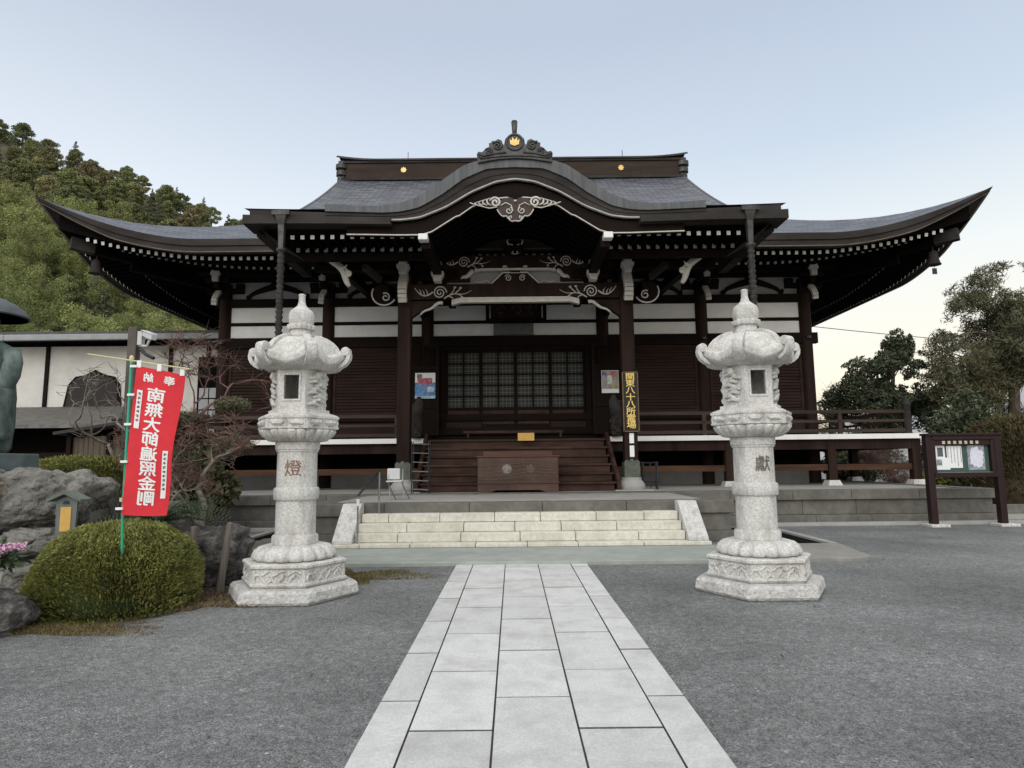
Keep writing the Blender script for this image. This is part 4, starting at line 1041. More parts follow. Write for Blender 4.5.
# ================================================================== hanging and standing pieces round the porch
for s, side_ in ((-1, 'behind the lantern marked with a red brown character'), (1, 'behind the lantern marked with a dark character')):
    rc = empty('rain_chain', (s * 5.35, KY - .02, 0), 'dark rain chain with funnel ' + side_, 'rain chain', 'rain chains at the porch eave corners')
    mb = MB(); mb.lathe([(.075, 6.45), (.085, 6.75), (.10, 7.0), (.20, 7.28)], (s * 5.35, KY - .06, 0), 4, rot=math.pi / 4); mb.box(s * 5.35 - .2, s * 5.35 + .2, KY - .2, KY - .12, 7.22, 7.32); mb.build('funnel', M['copper'], rc)
    mb = MB(); z = 6.42; k = 0
    mb.lathe([(.10, 0), (.115, .04), (.10, .08)], (s * 5.35, KY - .06, 6.38), 12)
    while z > 3.85:
        mb.lathe([(.035, -.16), (.05, -.13), (.085, -.02), (.088, 0), (.06, -.01)], (s * 5.35, KY - .06, z), 10, rot=k * .5); z -= .118; k += 1
    mb.build('chain', mat('dark_chain', (.065, .062, .06), .45, .4, 12, metal=.5), rc, smooth=True)
for s in (-1, 1):
    wb = empty('wind_bell', (s * 12.55, 18.9, 7.5), 'bronze wind bell hanging under the %s eave corner of the hall' % ('tree side' if s > 0 else 'hill side'), 'bell', 'wind bells at the eave corners')
    mb = MB(); mb.lathe([(.20, 0), (.17, .06), (.13, .22), (.12, .36), (.07, .43), (.02, .45)], (s * 12.55, 18.9, 7.30), 14); mb.tube([(s * 12.55, 18.9, 7.74), (s * 12.55, 18.9, 8.1)], .015, 6); mb.build('bell_body', M['grey_wood'], wb, smooth=True)
    mb = MB(); mb.box(s * 12.55 - .07, s * 12.55 + .07, 18.895, 18.905, 7.02, 7.2); mb.tube([(s * 12.55, 18.9, 7.2), (s * 12.55, 18.9, 7.4)], .008, 5); mb.build('clapper', M['dark_bronze'], wb)

# carved name plaque over the door
pq = empty('name_plaque', (0.05, 17.95, 5.4), 'dark carved wooden name plaque with dull gold characters hanging under porch beam', 'plaque')
mb = MB(); mb.box(-.80, .88, 20.95, 21.02, 6.28, 6.82); mb.build('board', M['red_timber'], pq)
mb = MB()
for a, b in (((-.95, 6.86), (1.03, 6.86)), ((-.95, 6.22), (1.03, 6.22)), ((-.9, 6.16), (-.9, 6.9)), ((.98, 6.16), (.98, 6.9))):
    mb.bar((a[0], 20.97, a[1]), (b[0], 20.97, b[1]), .12, .11)
mb.build('frame', M['timber'], pq, bevel=.02)
r = random.Random(5)
for cx in (-.48, .04, .56):
    mb = MB()
    for k in range(6):
        x = cx + r.uniform(-.14, .14); z = 6.55 + r.uniform(-.15, .15); a = r.uniform(-.9, .9) + (1.57 if k % 2 else 0)
        mb.tube([(x - .10 * math.cos(a), 20.943, z - .10 * math.sin(a)), (x + .02, 20.94, z + .015), (x + .10 * math.cos(a), 20.943, z + .10 * math.sin(a))], [.008, .016, .006], 5)
    mb.build('gilt_character', M['plaque_gold'], pq)

# offering box
ob = empty('offering_box', (0, 16.9, .8), 'large weathered wooden offering box standing before the porch steps', 'box')
mb = MB(); mb.box(-1.02, 1.04, 16.72, 17.2, 1.04, 1.70); mb.prism([(-1.02, 1.04), (-1.02, .80), (-.72, .80), (-.55, .86), (.57, .86), (.74, .80), (1.04, .80), (1.04, 1.04)], 16.73, 17.19); mb.build('box_body', mat('offering_box_wood', (.060, .031, .022), .55, .45, 4, .003, 30, stain=(.11, .078, .058), sscale=2.2, samt=.5, stretch=(.15, 1, 1)), ob, bevel=.01)
mb = MB(); mb.box(-1.06, 1.08, 16.69, 17.2, 1.70, 1.735); mb.box(-.88, .90, 16.8, 16.83, 1.735, 1.85); mb.box(-.88, -.84, 16.832, 17.2, 1.735, 1.85); mb.box(.86, .90, 16.832, 17.2, 1.735, 1.85); mb.box(-1.04, 1.06, 16.705, 16.718, 1.03, 1.055)
mb.build('lid', mat('offering_lid_wood', (.08, .038, .026), .6, .4, 4, stretch=(.15, 1, 1)), ob, bevel=.006)
mb = MB(); r = random.Random(2)
for k in range(5):
    z = 1.18 + .075 * k; mb.tube([(x, 16.715, z + .05 * math.sin(1.6 * x + k * .4) + .03 * math.exp(-((x - .3) * 4) ** 2)) for x in np.linspace(-.95, .95, 24)], [.004 + .004 * abs(math.sin(i + k)) for i in range(24)], 4)
wp = mat('worn_pale_grain', (.13, .095, .075), .8, .4, 14); mb.build('grain_relief', wp, ob)
for cx, rr, mm in ((-.27, .13, (.23, .20, .185)), (.33, .12, (.105, .075, .062))):
    mb = MB(); mb.prism([(cx + rr * (.84 + .16 * abs(math.cos(4 * t))) * math.cos(t), 1.40 + rr * (.84 + .16 * abs(math.cos(4 * t))) * math.sin(t)) for t in np.linspace(0, 2 * math.pi, 49)[:-1]], 16.709, 16.722)
    mb.build('worn_emblem', mat('worn_white_paint', mm, .9, .6, 22, stain=(.06, .03, .02), sscale=14, samt=.9), ob)
# yellow notice at the top of the steps, and the bar behind it
mb = MB(); mb.box(.03, .50, 18.60, 18.63, 2.18, 2.40); mb.box(.10, .14, 18.63, 18.70, 2.18, 2.36)
ns = empty('small_notice', (.26, 18.62, 2.18), 'small yellow notice standing at the top of the wooden porch steps', 'sign')
mb.build('board', M['yellow_paper'], ns)
mb = MB(); mb.box(-1.55, 1.35, 18.95, 19.05, 2.42, 2.49)
for x in (-1.45, 1.25): mb.box(x, x + .06, 18.97, 19.03, 2.30, 2.42)
mb.build('barrier_rail', M['step_wood'], origin=(0, 19, 2.3)); tag(COL.objects['barrier_rail'], 'low brown wooden barrier rail across the porch doorway', 'barrier')
# two porch figures (wooden guardian carvings on the stair newels)
for s, txt in ((-1, 'under the blue poster'), (1, 'under the white edged poster')):
    mb = MB(); r = random.Random(20 + s)
    mb.tube([(s * 2.95, 19.2, 2.30), (s * 2.93, 19.2, 2.6), (s * 2.98, 19.18, 2.9), (s * 2.92, 19.15, 3.15), (s * 2.86, 19.1, 3.36), (s * 2.88, 19.1, 3.52)], [.15, .16, .19, .18, .13, .05], 12)
    for k in range(14):
        z = 2.4 + .07 * k; a = r.uniform(-2.6, -.5); mb.tube(spiral(s * 2.93 + .15 * math.cos(a), z, 19.18 + .17 * math.sin(a), .06, .02, 1.2, r.uniform(0, 6), 8), .028, 5)
    o = mb.build('carved_finial', M['grey_wood'], smooth='all', origin=(s * 2.95, 19.2, 2.3)); tag(o, 'knobbly carved wooden beast beside the porch doors ' + txt, 'carving')
# posters by the doors
def poster(x0, x1, z0, z1, y, nm, label, prints):
    p = empty(nm, ((x0 + x1) / 2, y, z0), label, 'poster')
    mb = MB(); mb.box(x0, x1, y - .012, y, z0, z1); mb.build('sheet', M['paper'], p)
    for k, (a, b, c, d, m_) in enumerate(prints):
        w, h = x1 - x0, z1 - z0; mb = MB(); mb.box(x0 + a * w, x0 + b * w, y - .016 - .001 * k, y - .0125, z0 + c * h, z0 + d * h); mb.build('printed_area', m_, p)
cm = lambda c, n: mat(n, c, .6, .5, 7, stain=tuple(1 - v for v in c), sscale=9, samt=.35)
poster(-3.28, -2.62, 3.66, 4.50, 21.04, 'wall_poster', 'blue and red printed poster on dark wall left of the temple doors',
       [(.0, 1, .08, .62, cm((.05, .22, .50), 'blue_ink')), (.12, .85, .55, .80, cm((.42, .05, .08), 'red_ink')), (.0, 1, .0, .10, cm((.35, .50, .58), 'pale_blue_ink')), (.1, .34, .8, .95, cm((.08, .08, .10), 'black_ink')), (.62, .92, .25, .45, cm((.55, .6, .62), 'grey_ink'))])
poster(2.80, 3.36, 3.78, 4.52, 21.04, 'wall_poster', 'multicoloured poster with white bottom strip on dark wall right of the temple doors',
       [(.02, .98, .18, .98, cm((.28, .25, .24), 'mixed_ink')), (.52, .90, .72, .96, cm((.42, .06, .05), 'scarlet_ink')), (.34, .62, .40, .78, cm((.60, .60, .55), 'ivory_ink')), (.55, .98, .20, .45, cm((.38, .30, .08), 'ochre_ink')), (.04, .30, .78, .95, cm((.10, .05, .20), 'violet_ink'))])
# vertical gold-lettered board on the pillar
vsn = empty('pilgrimage_board', (3.05, 17.36, 2.4), 'tall dark board with gold characters hung on right porch pillar', 'sign')
mb = MB(); mb.box(2.87, 3.24, 17.35, 17.39, 2.37, 3.93); mb.build('board', mat('black_lacquer', (.012, .009, .008), .35, .3, 6), vsn)
mb = MB()
for a in ((2.85, 3.26, 3.93, 3.96), (2.85, 3.26, 2.34, 2.37), (2.84, 2.868, 2.34, 3.96), (3.242, 3.27, 2.34, 3.96)): mb.box(a[0], a[1], 17.335, 17.39, a[2], a[3])
mb.build('frame', mat('board_frame_wood', (.14, .085, .045), .5, .3, 8), vsn)
body = '関東八十八所霊場'
for i, ch in enumerate(body):
    z = 3.93 - .105 - i * .187
    text_part(ch, .245, M['gold_paint'], vsn, lambda x, y, d, z=z: (3.055 + x * 1.06, 17.347 - d, z + y * .84 - .005), .002, .004, name='gold_character')
for i, (z0, z1) in enumerate(((2.04, 2.31), (1.68, 1.98))):
    mb = MB(); mb.box(3.0, 3.12, 17.405, 17.418, z0, z1); tag(mb.build('paper_slip', M['paper'], origin=(3.06, 17.41, z0)), ['white paper slip on the porch pillar just below the gold lettered board', 'white paper slip lowest on the porch pillar above its metal shoe'][i], 'paper slip')
# white folding chair, wire rack, dark stand
ch = empty('folding_chair', (-2.62, 14.3, .79), 'small white folding chair beside the wire rack on the porch', 'chair', rz=0)
mb = MB(); mb.box(-2.86, -2.58, 14.28, 14.32, 1.22, 1.46); mb.build('backrest', M['grey_plastic'], ch, bevel=.02)
mb = MB(); mb.box(-2.84, -2.50, 14.04, 14.34, 1.17, 1.20); mb.build('seat', M['grey_plastic'], ch, bevel=.012)
for dx in (0, .3):
    mb = MB(); mb.tube([(-2.82 + dx, 14.30, 1.45), (-2.82 + dx, 14.28, 1.2), (-2.74 + dx, 14.06, .79)], .013, 6); mb.build('leg', M['steel'], ch, smooth=True)
    mb = MB(); mb.tube([(-2.80 + dx, 14.05, 1.17), (-2.68 + dx, 14.36, .79)], .013, 6); mb.build('leg', M['steel'], ch, smooth=True)
mb = MB(); mb.tube([(-2.70, 14.15, .90), (-2.42, 14.15, .90)], .01, 6); mb.build('stretcher', M['steel'], ch)
rk = empty('wire_rack', (-2.45, 16.6, .8), 'tall narrow wire shelf rack left of the wooden porch steps', 'rack')
mb = MB()
for x in (-2.66, -2.24):
    for y in (16.45, 16.75): mb.tube([(x, y, .8), (x, y, 2.12)], .014, 6)
mb.build('upright', M['dark_steel'], rk)
for z in (.92, 1.14, 1.37, 1.60, 1.83, 2.06):
    mb = MB()
    for y in np.linspace(16.45, 16.75, 5): mb.tube([(-2.66, y, z), (-2.24, y, z - .02)], .011, 6)
    mb.tube([(-2.66, 16.45, z), (-2.66, 16.75, z)], .011, 6); mb.tube([(-2.24, 16.45, z - .02), (-2.24, 16.75, z - .02)], .011, 6); mb.build('shelf', M['steel'], rk)
sd = empty('umbrella_stand', (3.65, 18.0, .8), 'dark metal umbrella stand beside the right porch pillar', 'stand')
mb = MB()
for x in (3.44, 3.82):
    for y in (17.9, 18.1): mb.tube([(x, y, .8), (x, y, 1.55)], .022, 6)
mb.build('upright', M['dark_steel'], sd)
mb = MB()
for z in (1.0, 1.52):
    mb.tube([(3.40, 17.9, z), (3.86, 17.9, z)], .018, 6); mb.tube([(3.40, 18.1, z), (3.86, 18.1, z)], .018, 6)
for x in (3.44, 3.63, 3.82): mb.tube([(x, 17.9, 1.52), (x, 18.1, 1.52)], .016, 6)
mb.tube([(3.63, 17.9, .82), (3.63, 17.9, 1.52)], .016, 6); mb.build('frame', M['dark_steel'], sd)

# ================================================================== stone lanterns
def hexm(a, k=1.0):
    """hexagon radius factor with vertices at 0, 60, ... degrees"""
    b = (a % (math.pi / 3)) - math.pi / 6
    h = math.cos(math.pi / 6) / math.cos(b)
    return 1 + (h - 1) * k
def make_lantern(cx, cy):
    L = empty('stone_lantern', (cx, cy, 0))
    c = (cx, cy, 0); r = random.Random(11)
    mb = MB(); mb.lathe([(.76, 0), (.79, .04), (.775, .13), (.74, .165), (.5, .17)], c, 6); mb.build('plinth', M['granite_rough'], L, bevel=.015)
    mb = MB(); mb.lathe([(.60, .17), (.635, .20), (.635, .22), (.60, .235), (.60, .375), (.635, .395), (.635, .42), (.60, .435), (.4, .436)], c, 6)
    for k in range(6):
        a0 = math.pi / 3 * k; a1 = a0 + math.pi / 3
        p0 = Vector((cx + .603 * math.cos(a0), cy + .603 * math.sin(a0), 0)); p1 = Vector((cx + .603 * math.cos(a1), cy + .603 * math.sin(a1), 0)); nn = ((p0 + p1) / 2 - Vector(c)).normalized()
        for j in range(3):
            q = p0.lerp(p1, .2 + .3 * j) + nn * .005
            t = (p1 - p0).normalized()
            mb.tube([q + t * (-.11 + .025 * i) + Vector((0, 0, .265 + .05 * math.sin(i * .75 + j * 2) + .02 * (i % 2))) for i in range(10)], .016, 5)
            mb.tube([q + t * (-.08 + .03 * i) + Vector((0, 0, .335 - .025 * math.sin(i * .9 + j))) for i in range(6)], .012, 5)
        for s_ in (.03, .97):
            q = p0.lerp(p1, s_) + nn * .004; mb.bar(q + Vector((0, 0, .235)), q + Vector((0, 0, .375)), .035, .012, up=nn)
    mb.build('carved_base', M['granite'], L)
    pet = lambda n, amp: (lambda a, rr, z: rr * (1 - amp * (1 - abs(math.sin(n * a / 2)) ** .6)))
    mb = MB(); mb.lathe([(.44, .436), (.49, .455), (.50, .49), (.475, .54), (.42, .585), (.34, .605), (.28, .61)], c, 144, mod=pet(18, .10)); mb.build('lotus_base', M['granite'], L, smooth='all')
    mb = MB(); mb.lathe([(.26, .60), (.272, .615), (.272, .70), (.262, .715), (.238, .72), (.236, 1.13), (.258, 1.135), (.268, 1.15), (.268, 1.265), (.258, 1.28), (.238, 1.285), (.236, 1.71), (.25, 1.715), (.25, 1.735), (.262, 1.74), (.266, 1.82), (.258, 1.835), (.2, 1.836)], c, 40)
    mb.build('shaft', M['granite'], L, smooth=True)
    mb = MB(); mb.lathe([(.30, 1.836), (.35, 1.845), (.42, 1.90), (.46, 1.955), (.455, 1.975), (.40, 1.976)], c, 144, mod=pet(24, .09)); mb.build('lotus_bowl', M['granite'], L, smooth='all')
    mb = MB(); mb.lathe([(.46, 1.976), (.50, 1.985), (.505, 2.005), (.49, 2.012), (.49, 2.10), (.505, 2.11), (.505, 2.135), (.47, 2.155), (.38, 2.185), (.38, 2.22), (.3, 2.222)], c, 6, rot=0)
    for k in range(12):   # carved animal panels, two to a face
        f = k // 2; a0 = math.pi / 3 * f; a1 = a0 + math.pi / 3
        p0 = Vector((cx + .492 * math.cos(a0), cy + .492 * math.sin(a0), 0)); p1 = Vector((cx + .492 * math.cos(a1), cy + .492 * math.sin(a1), 0)); t = (p1 - p0).normalized()
        q = p0.lerp(p1, .27 + .46 * (k % 2)) + Vector((0, 0, 2.055)); nn = ((p0 + p1) / 2 - Vector(c)).normalized()
        b = [q + t * x + Vector((0, 0, z)) for x, z in ((-.075, .02), (-.04, .0), (.0, .005), (.045, -.002), (.08, .018 if k % 3 else -.02))]
        mb.tube(b, [.024, .034, .038, .034, .018], 7)
        for x in (-.04, .035): mb.tube([q + t * x, q + t * (x + r.uniform(-.02, .02)) + Vector((0, 0, -.038))], [.014, .008], 5)
        for x in (-.105, .105): mb.bar(q + t * x + Vector((0, 0, -.042)), q + t * x + Vector((0, 0, .042)), .008, .012, up=nn)
    mb.build('tray', M['granite'], L)
    mb = MB()
    # fire box: six posts and panels, front and back left open as windows
    z0, z1 = 2.222, 2.72; R = .335
    V = [Vector((cx + R * math.cos(math.pi / 3 * k), cy + R * math.sin(math.pi / 3 * k), 0)) for k in range(6)]
    for k in range(6):
        p0, p1 = V[k], V[(k + 1) % 6]; nn = ((p0 + p1) / 2 - Vector(c)).normalized(); t = (p1 - p0).normalized(); w = (p1 - p0).length
        def panel(u0, u1, za, zb, dep=.05, out=0):
            a = p0 + t * u0 + nn * out; b = p0 + t * u1 + nn * out
            P = [a, b, b - nn * dep, a - nn * dep]
            mb.add([(p.x, p.y, za) for p in P] + [(p.x, p.y, zb) for p in P], [(3, 2, 1, 0), (4, 5, 6, 7), (0, 1, 5, 4), (1, 2, 6, 5), (2, 3, 7, 6), (3, 0, 4, 7)])
        if k in (1, 4):
            panel(.002, .075, z0, z1); panel(w - .075, w - .002, z0, z1); panel(.075, w - .075, z0, z0 + .12); panel(.075, w - .075, z1 - .08, z1)
            for u0, u1, za, zb in ((.055, .078, z0 + .10, z1 - .06), (w - .078, w - .055, z0 + .10, z1 - .06), (.078, w - .078, z0 + .10, z0 + .123), (.078, w - .078, z1 - .083, z1 - .06)): panel(u0, u1, za, zb, .03, .012)
        else:
            panel(.002, w - .002, z0, z1)
            m_ = (p0 + p1) / 2 + nn * .012
            for j in range(9):   # figure in relief
                zz = z0 + .06 + .045 * j; x = .05 * math.sin(j * 1.9 + k)
                mb.tube([m_ + t * (x - .085) + Vector((0, 0, zz)), m_ + t * x + nn * .012 + Vector((0, 0, zz + .022)), m_ + t * (x + .085) + Vector((0, 0, zz - .01))], [.018, .03, .016], 6)
            mb.lathe([(.02, -.04), (.045, -.02), (.05, .01), (.03, .05)], tuple(m_ + nn * .01 + Vector((0, 0, z1 - .09))), 8)
    mb.build('fire_box', M['granite'], L)
    # roof with six ribs that curl up at the eaves
    mb = MB(); N = 96
    prof_ = [(.30, 2.70), (.40, 2.712), (.50, 2.752), (.562, 2.792), (.580, 2.808), (.585, 2.82), (.585, 2.885), (.575, 2.898), (.505, 2.914), (.485, 2.925), (.465, 2.958), (.43, 3.008), (.385, 3.055), (.32, 3.10), (.24, 3.13), (.15, 3.145)]
    V = []; F = []
    for i, (rr, z) in enumerate(prof_):
        for k in range(N):
            a = 2 * math.pi * k / N; co = abs((a % (math.pi / 3)) - math.pi / 6) / (math.pi / 6); e = co ** 4
            h = hexm(a, .80 if 1 <= i <= 8 else .55)
            out = sm(.4, .56, rr)
            V.append((cx + rr * h * math.cos(a), cy + rr * h * math.sin(a), z + (.055 * e + .025 * co) * out - .045 * (1 - co) * out))
    for i in range(len(prof_) - 1):
        for k in range(N): F.append((i * N + k, i * N + (k + 1) % N, (i + 1) * N + (k + 1) % N, (i + 1) * N + k))
    F += [tuple(range(N))[::-1], tuple((len(prof_) - 1) * N + k for k in range(N))]
    mb.add(V, F)
    rf = mb.build('lantern_roof', M['granite'], L, smooth=True)
    mb = MB()
    for k in range(6):
        a = math.pi / 3 * k; ux, uy = math.cos(a), math.sin(a)
        def band(path, w, th):
            V = []; F = []; m_ = len(path)
            for i, (rr, z) in enumerate(path):
                (r0, z0), (r1, z1) = path[max(0, i - 1)], path[min(m_ - 1, i + 1)]; L_ = math.hypot(r1 - r0, z1 - z0); nr, nz = -(z1 - z0) / L_, (r1 - r0) / L_
                ww = w[i] if isinstance(w, list) else w
                for sx, sn in ((-1, -1), (1, -1), (1, 1), (.55, 1.25), (-.55, 1.25), (-1, 1)):
                    q = rr + nr * sn * th / 2; V.append((cx + q * ux - sx * ww / 2 * uy, cy + q * uy + sx * ww / 2 * ux, z + nz * sn * th / 2))
            for i in range(m_ - 1):
                for j in range(6): F.append((i * 6 + j, i * 6 + (j + 1) % 6, (i + 1) * 6 + (j + 1) % 6, (i + 1) * 6 + j))
            F += [tuple(range(6)), tuple((m_ - 1) * 6 + j for j in range(6))]
            mb.add(V, F)
        band([(.18, 3.15), (.25, 3.135), (.33, 3.102), (.395, 3.058), (.44, 3.01), (.472, 2.962), (.51, 2.93), (.560, 2.918)], [.075, .08, .085, .09, .095, .10, .11, .12], .034)
        band([(.49, 2.762), (.55, 2.795), (.588, 2.83), (.612, 2.875), (.617, 2.92), (.608, 2.952), (.594, 2.968)], .12, .045)
        V = []; F = []; pr2 = [(.03, -.070), (.053, -.066), (.058, -.052), (.058, .052), (.053, .066), (.03, .070)]
        for rr, t in pr2:
            for j in range(14):
                an = 2 * math.pi * j / 14; q = .576 + rr * math.cos(an); V.append((cx + q * ux - t * uy, cy + q * uy + t * ux, 2.958 + rr * math.sin(an)))
        for i in range(5):
            for j in range(14): F.append((i * 14 + j, i * 14 + (j + 1) % 14, (i + 1) * 14 + (j + 1) % 14, (i + 1) * 14 + j))
        F += [tuple(range(14))[::-1], tuple(70 + j for j in range(14))]
        mb.add(V, F)
        for off in (-.022, .022):
            mb.tube([(cx + rr * ux - off * uy, cy + rr * uy + off * ux, z) for rr, z in ((.20, 3.16), (.265, 3.148), (.345, 3.112), (.41, 3.068), (.456, 3.018), (.49, 2.965))], .010, 5)
    mb.build('roof_rib', M['granite'], rf, smooth=True)
    mb = MB(); mb.lathe([(.15, 3.145), (.155, 3.16), (.135, 3.19), (.125, 3.235)], c, 24)
    mb.build('neck_ring', M['granite'], L, smooth=True)
    mb = MB(); mb.lathe([(.125, 3.235), (.165, 3.245), (.18, 3.275), (.175, 3.30), (.14, 3.315)], c, 120, mod=pet(16, .14))
    mb.lathe([(.14, 3.31), (.155, 3.34), (.158, 3.43), (.14, 3.485), (.09, 3.525), (.055, 3.56), (.042, 3.61), (.04, 3.68), (.046, 3.70), (.03, 3.712)], c, 28)
    mb.build('jewel_finial', M['granite'], L, smooth=True)
    return L
LY = 8.08
A = make_lantern(-2.78, LY); B = copy_tree(A); B.location = (2.85, LY, 0)
tag(A, 'tall carved stone lantern with red brown character on its shaft, near the clipped bush', 'stone lantern', 'pair of stone lanterns flanking the path')
tag(B, 'tall carved stone lantern with dark grey character on its shaft, toward the notice board', 'stone lantern', 'pair of stone lanterns flanking the path')
def on_shaft(cx, a0):
    return lambda x, y, d: (cx + (.2375 + d) * math.sin(a0 + x / .2375), LY - (.2375 + d) * math.cos(a0 + x / .2375), 1.50 + y)
text_part('燈', .21, M['brown_ink'], A, on_shaft(-2.78, .10), .0025, .002, name='carved_character')
text_part('獻', .20, mat('grey_engraving', (.17, .155, .135), .9, .2, 20), B, on_shaft(2.85, .12), .0025, .003, name='carved_character')

# ================================================================== notice board
nb = empty('notice_board', (10.4, 15.25, 0), 'dark maroon roofless notice board with green panel and pinned papers', 'notice board')
for x in (9.50, 11.32):
    mb = MB(); mb.box(x - .085, x + .085, 15.17, 15.33, .02, 2.08); mb.build('post', M['maroon'], nb, bevel=.01)
    mb = MB(); mb.box(x - .2, x + .3, 15.05, 15.45, -.02, .06); mb.build('footing', M['granite'], nb, bevel=.02)
mb = MB(); mb.box(9.40, 11.42, 15.12, 15.38, 2.08, 2.13); mb.box(9.59, 11.23, 15.16, 15.34, 1.98, 2.079); mb.box(9.586, 11.234, 15.15, 15.34, 1.12, 1.22)
mb.box(9.586, 9.66, 15.18, 15.34, 1.22, 1.98); mb.box(11.13, 11.234, 15.18, 15.34, 1.22, 1.98); mb.box(9.6, 11.2, 15.30, 15.335, 1.2, 2.0); mb.build('frame', M['maroon'], nb, bevel=.006)
mb = MB(); mb.box(9.66, 11.13, 15.28, 15.298, 1.22, 1.86); mb.build('green_panel', M['green_felt'], nb)
mb = MB(); mb.box(9.66, 11.13, 15.2, 15.3, 1.86, 1.98); mb.build('title_rail', M['maroon'], nb)
mb = MB()
for k in range(7): x = 9.90 + .148 * k; mb.box(x - .037, x + .037, 15.192, 15.199, 1.885, 1.955)
mb.build('title_plate', mat('cream_title_plate', (.52, .47, .36), .7, .35, 40), nb)
r = random.Random(6)
def notice(x0, x1, z0, z1, y, lines, dark=False, pic=None):
    mb = MB(); mb.box(x0, x1, y, y + .004, z0, z1); p = mb.build('pinned_paper', M['paper'], nb)
    mb = MB()
    for k in range(lines):
        x = x1 - .03 - (x1 - x0 - .06) * k / max(1, lines - 1); z = z1 - .04
        while z > z0 + .05 + r.random() * .1: h = r.uniform(.015, .03); mb.box(x - .008, x + .008, y - .002, y - .0005, z - h, z); z -= h + .008
    if pic:
        a, b, cc, d = pic; mb.box(x0 + a * (x1 - x0), x0 + b * (x1 - x0), y - .003, y - .0008, z0 + cc * (z1 - z0), z0 + d * (z1 - z0))
    if mb.f: mb.build('printing', mat('print_grey', (.10, .11, .13), .8, .5, 20) if not dark else mat('print_photo', (.25, .27, .28), .8, .8, 16), p)
notice(9.72, 9.97, 1.55, 1.85, 15.275, 0, False, (.2, .8, .15, .85)); notice(9.70, 10.08, 1.29, 1.57, 15.27, 0, True, (.08, .45, .35, .85)); notice(10.02, 10.42, 1.33, 1.84, 15.274, 5)
mb = MB(); P = []
for k in range(28):
    a = 2 * math.pi * k / 28; q = r.uniform(.72, 1.0); P.append((10.80 + .215 * q * math.cos(a), 1.565 + .28 * q * math.sin(a)))
mb.box(10.57, 11.02, 15.276, 15.279, 1.28, 1.85); p = mb.build('pinned_paper', mat('grey_photo_poster', (.26, .27, .31), .8, .7, 14, stain=(.55, .55, .60), sscale=18, samt=.9), nb)
mb = MB(); mb.prism(P, 15.271, 15.2755); mb.build('white_burst', mat('pale_lilac_white', (.68, .68, .76), .8, .12, 14), p)
mb = MB(); mb.box(9.67, 11.12, 15.185, 15.19, 1.225, 1.235); mb.build('glass_runner', M['steel'], nb)
for c_ in kids(nb):
    for q in [c_] + kids(c_):
        for v in q.data.vertices: v.co.x = 9.47 + (v.co.x + 10.4 - 9.40) * .876 - 10.4

# ================================================================== left side: statue terrace of boulders
def boulder(c, rr, seed, m, label, group=None, rough=.22):
    o = rock_mb(c, rr, seed, rough=rough).build('boulder', m, smooth='all', origin=(c[0], c[1], max(0, c[2] - rr[2])))
    return tag(o, label, 'boulder', group)
BG = 'boulders of the statue terrace'
boulder((-5.83, 8.2, 1.16), (.50, .5, .37), 3, M['rock'], 'large dark rounded boulder at top corner of the terrace, above the little wooden signpost', BG)
boulder((-6.55, 7.75, 1.30), (.52, .5, .27), 4, M['rock_tan'], 'pale tan boulder topping the terrace right under the bronze statue', BG)
boulder((-6.75, 7.6, .80), (.50, .45, .34), 6, M['rock_tan'], 'tan boulder at middle height by the left edge of the terrace', BG)
boulder((-5.72, 7.95, .66), (.50, .42, .19), 9, M['rock'], 'flat wedge shaped grey boulder in the middle of the terrace wall', BG)
boulder((-5.55, 7.75, .20), (.52, .4, .33), 12, M['rock'], 'grey boulder at the foot of the terrace behind the pink flowers', BG)
boulder((-6.7, 7.4, .22), (.55, .4, .36), 14, M['rock_tan'], 'tan boulder at the foot of the terrace beside the vase', BG)
boulder((-7.7, 7.7, .75), (.55, .6, .85), 15, M['rock'], 'tall grey boulder closing the far left end of the terrace', BG)
boulder((-5.2, 9.3, .55), (.36, .45, .5), 17, M['rock'], 'grey boulder receding at the side of the terrace beneath the bare tree', BG)
def terr(u, v):
    X = -11 + 6 * u; Y = 7.95 + 6.5 * v; xr = -5.35 - .33 * (Y - 8)
    return (X, Y, max(-.03, 1.30 * (1 - sm(xr - .8, xr, X)) * (1 if v > 0 else 0) * (1 - sm(13.2, 14.3, Y)) + .05 * mnoise.noise((X * 2, Y * 2, 0))) - .02)
tb = MB(); tb.grid(terr, 50, 40); tag(tb.build('terrace_soil', M['mortar']), kind='structure')
# low lichen-covered stone with vase of flowers
o = rock_mb((-5.35, 6.35, .17), (.60, .36, .23), 21, rough=.12).build('stone_slab', M['rock_lichen'], smooth='all', origin=(-5.25, 6.35, 0)); tag(o, 'low lichen covered stone slab at the front left carrying a flower vase', 'stone')
va = empty('flower_vase', (-5.0, 6.28, .36), 'white vase of pink and lilac flowers on the low lichened stone', 'flower vase')
mb = MB(); mb.lathe([(.05, .38), (.035, .42), (.045, .50), (.06, .60), (.065, .64), (.05, .63)], (-5.0, 6.28, 0), 14); mb.build('vase', M['white_china'], va, smooth=True)
g2 = np.random.default_rng(3)
C = np.array([(-5.0, 6.28, .78)]) + g2.normal(size=(260, 3)) * (.10, .08, .07); lf = mesh_obj(leaf_mesh('foliage', C - np.array(va.location), .10, M['leaf_palm'], .45, 0, 3), 'foliage', va)
mb = MB()
for k in range(9): mb.tube([(-5.0, 6.28, .6), (-5.0 + .04 * math.cos(k), 6.28 + .03 * math.sin(k), .75), (-5.0 + .13 * math.cos(k * 2.1), 6.28 + .08 * math.sin(k * 2.1), .90)], .005, 4)
mb.build('flower_stems', M['leaf_palm'], va)
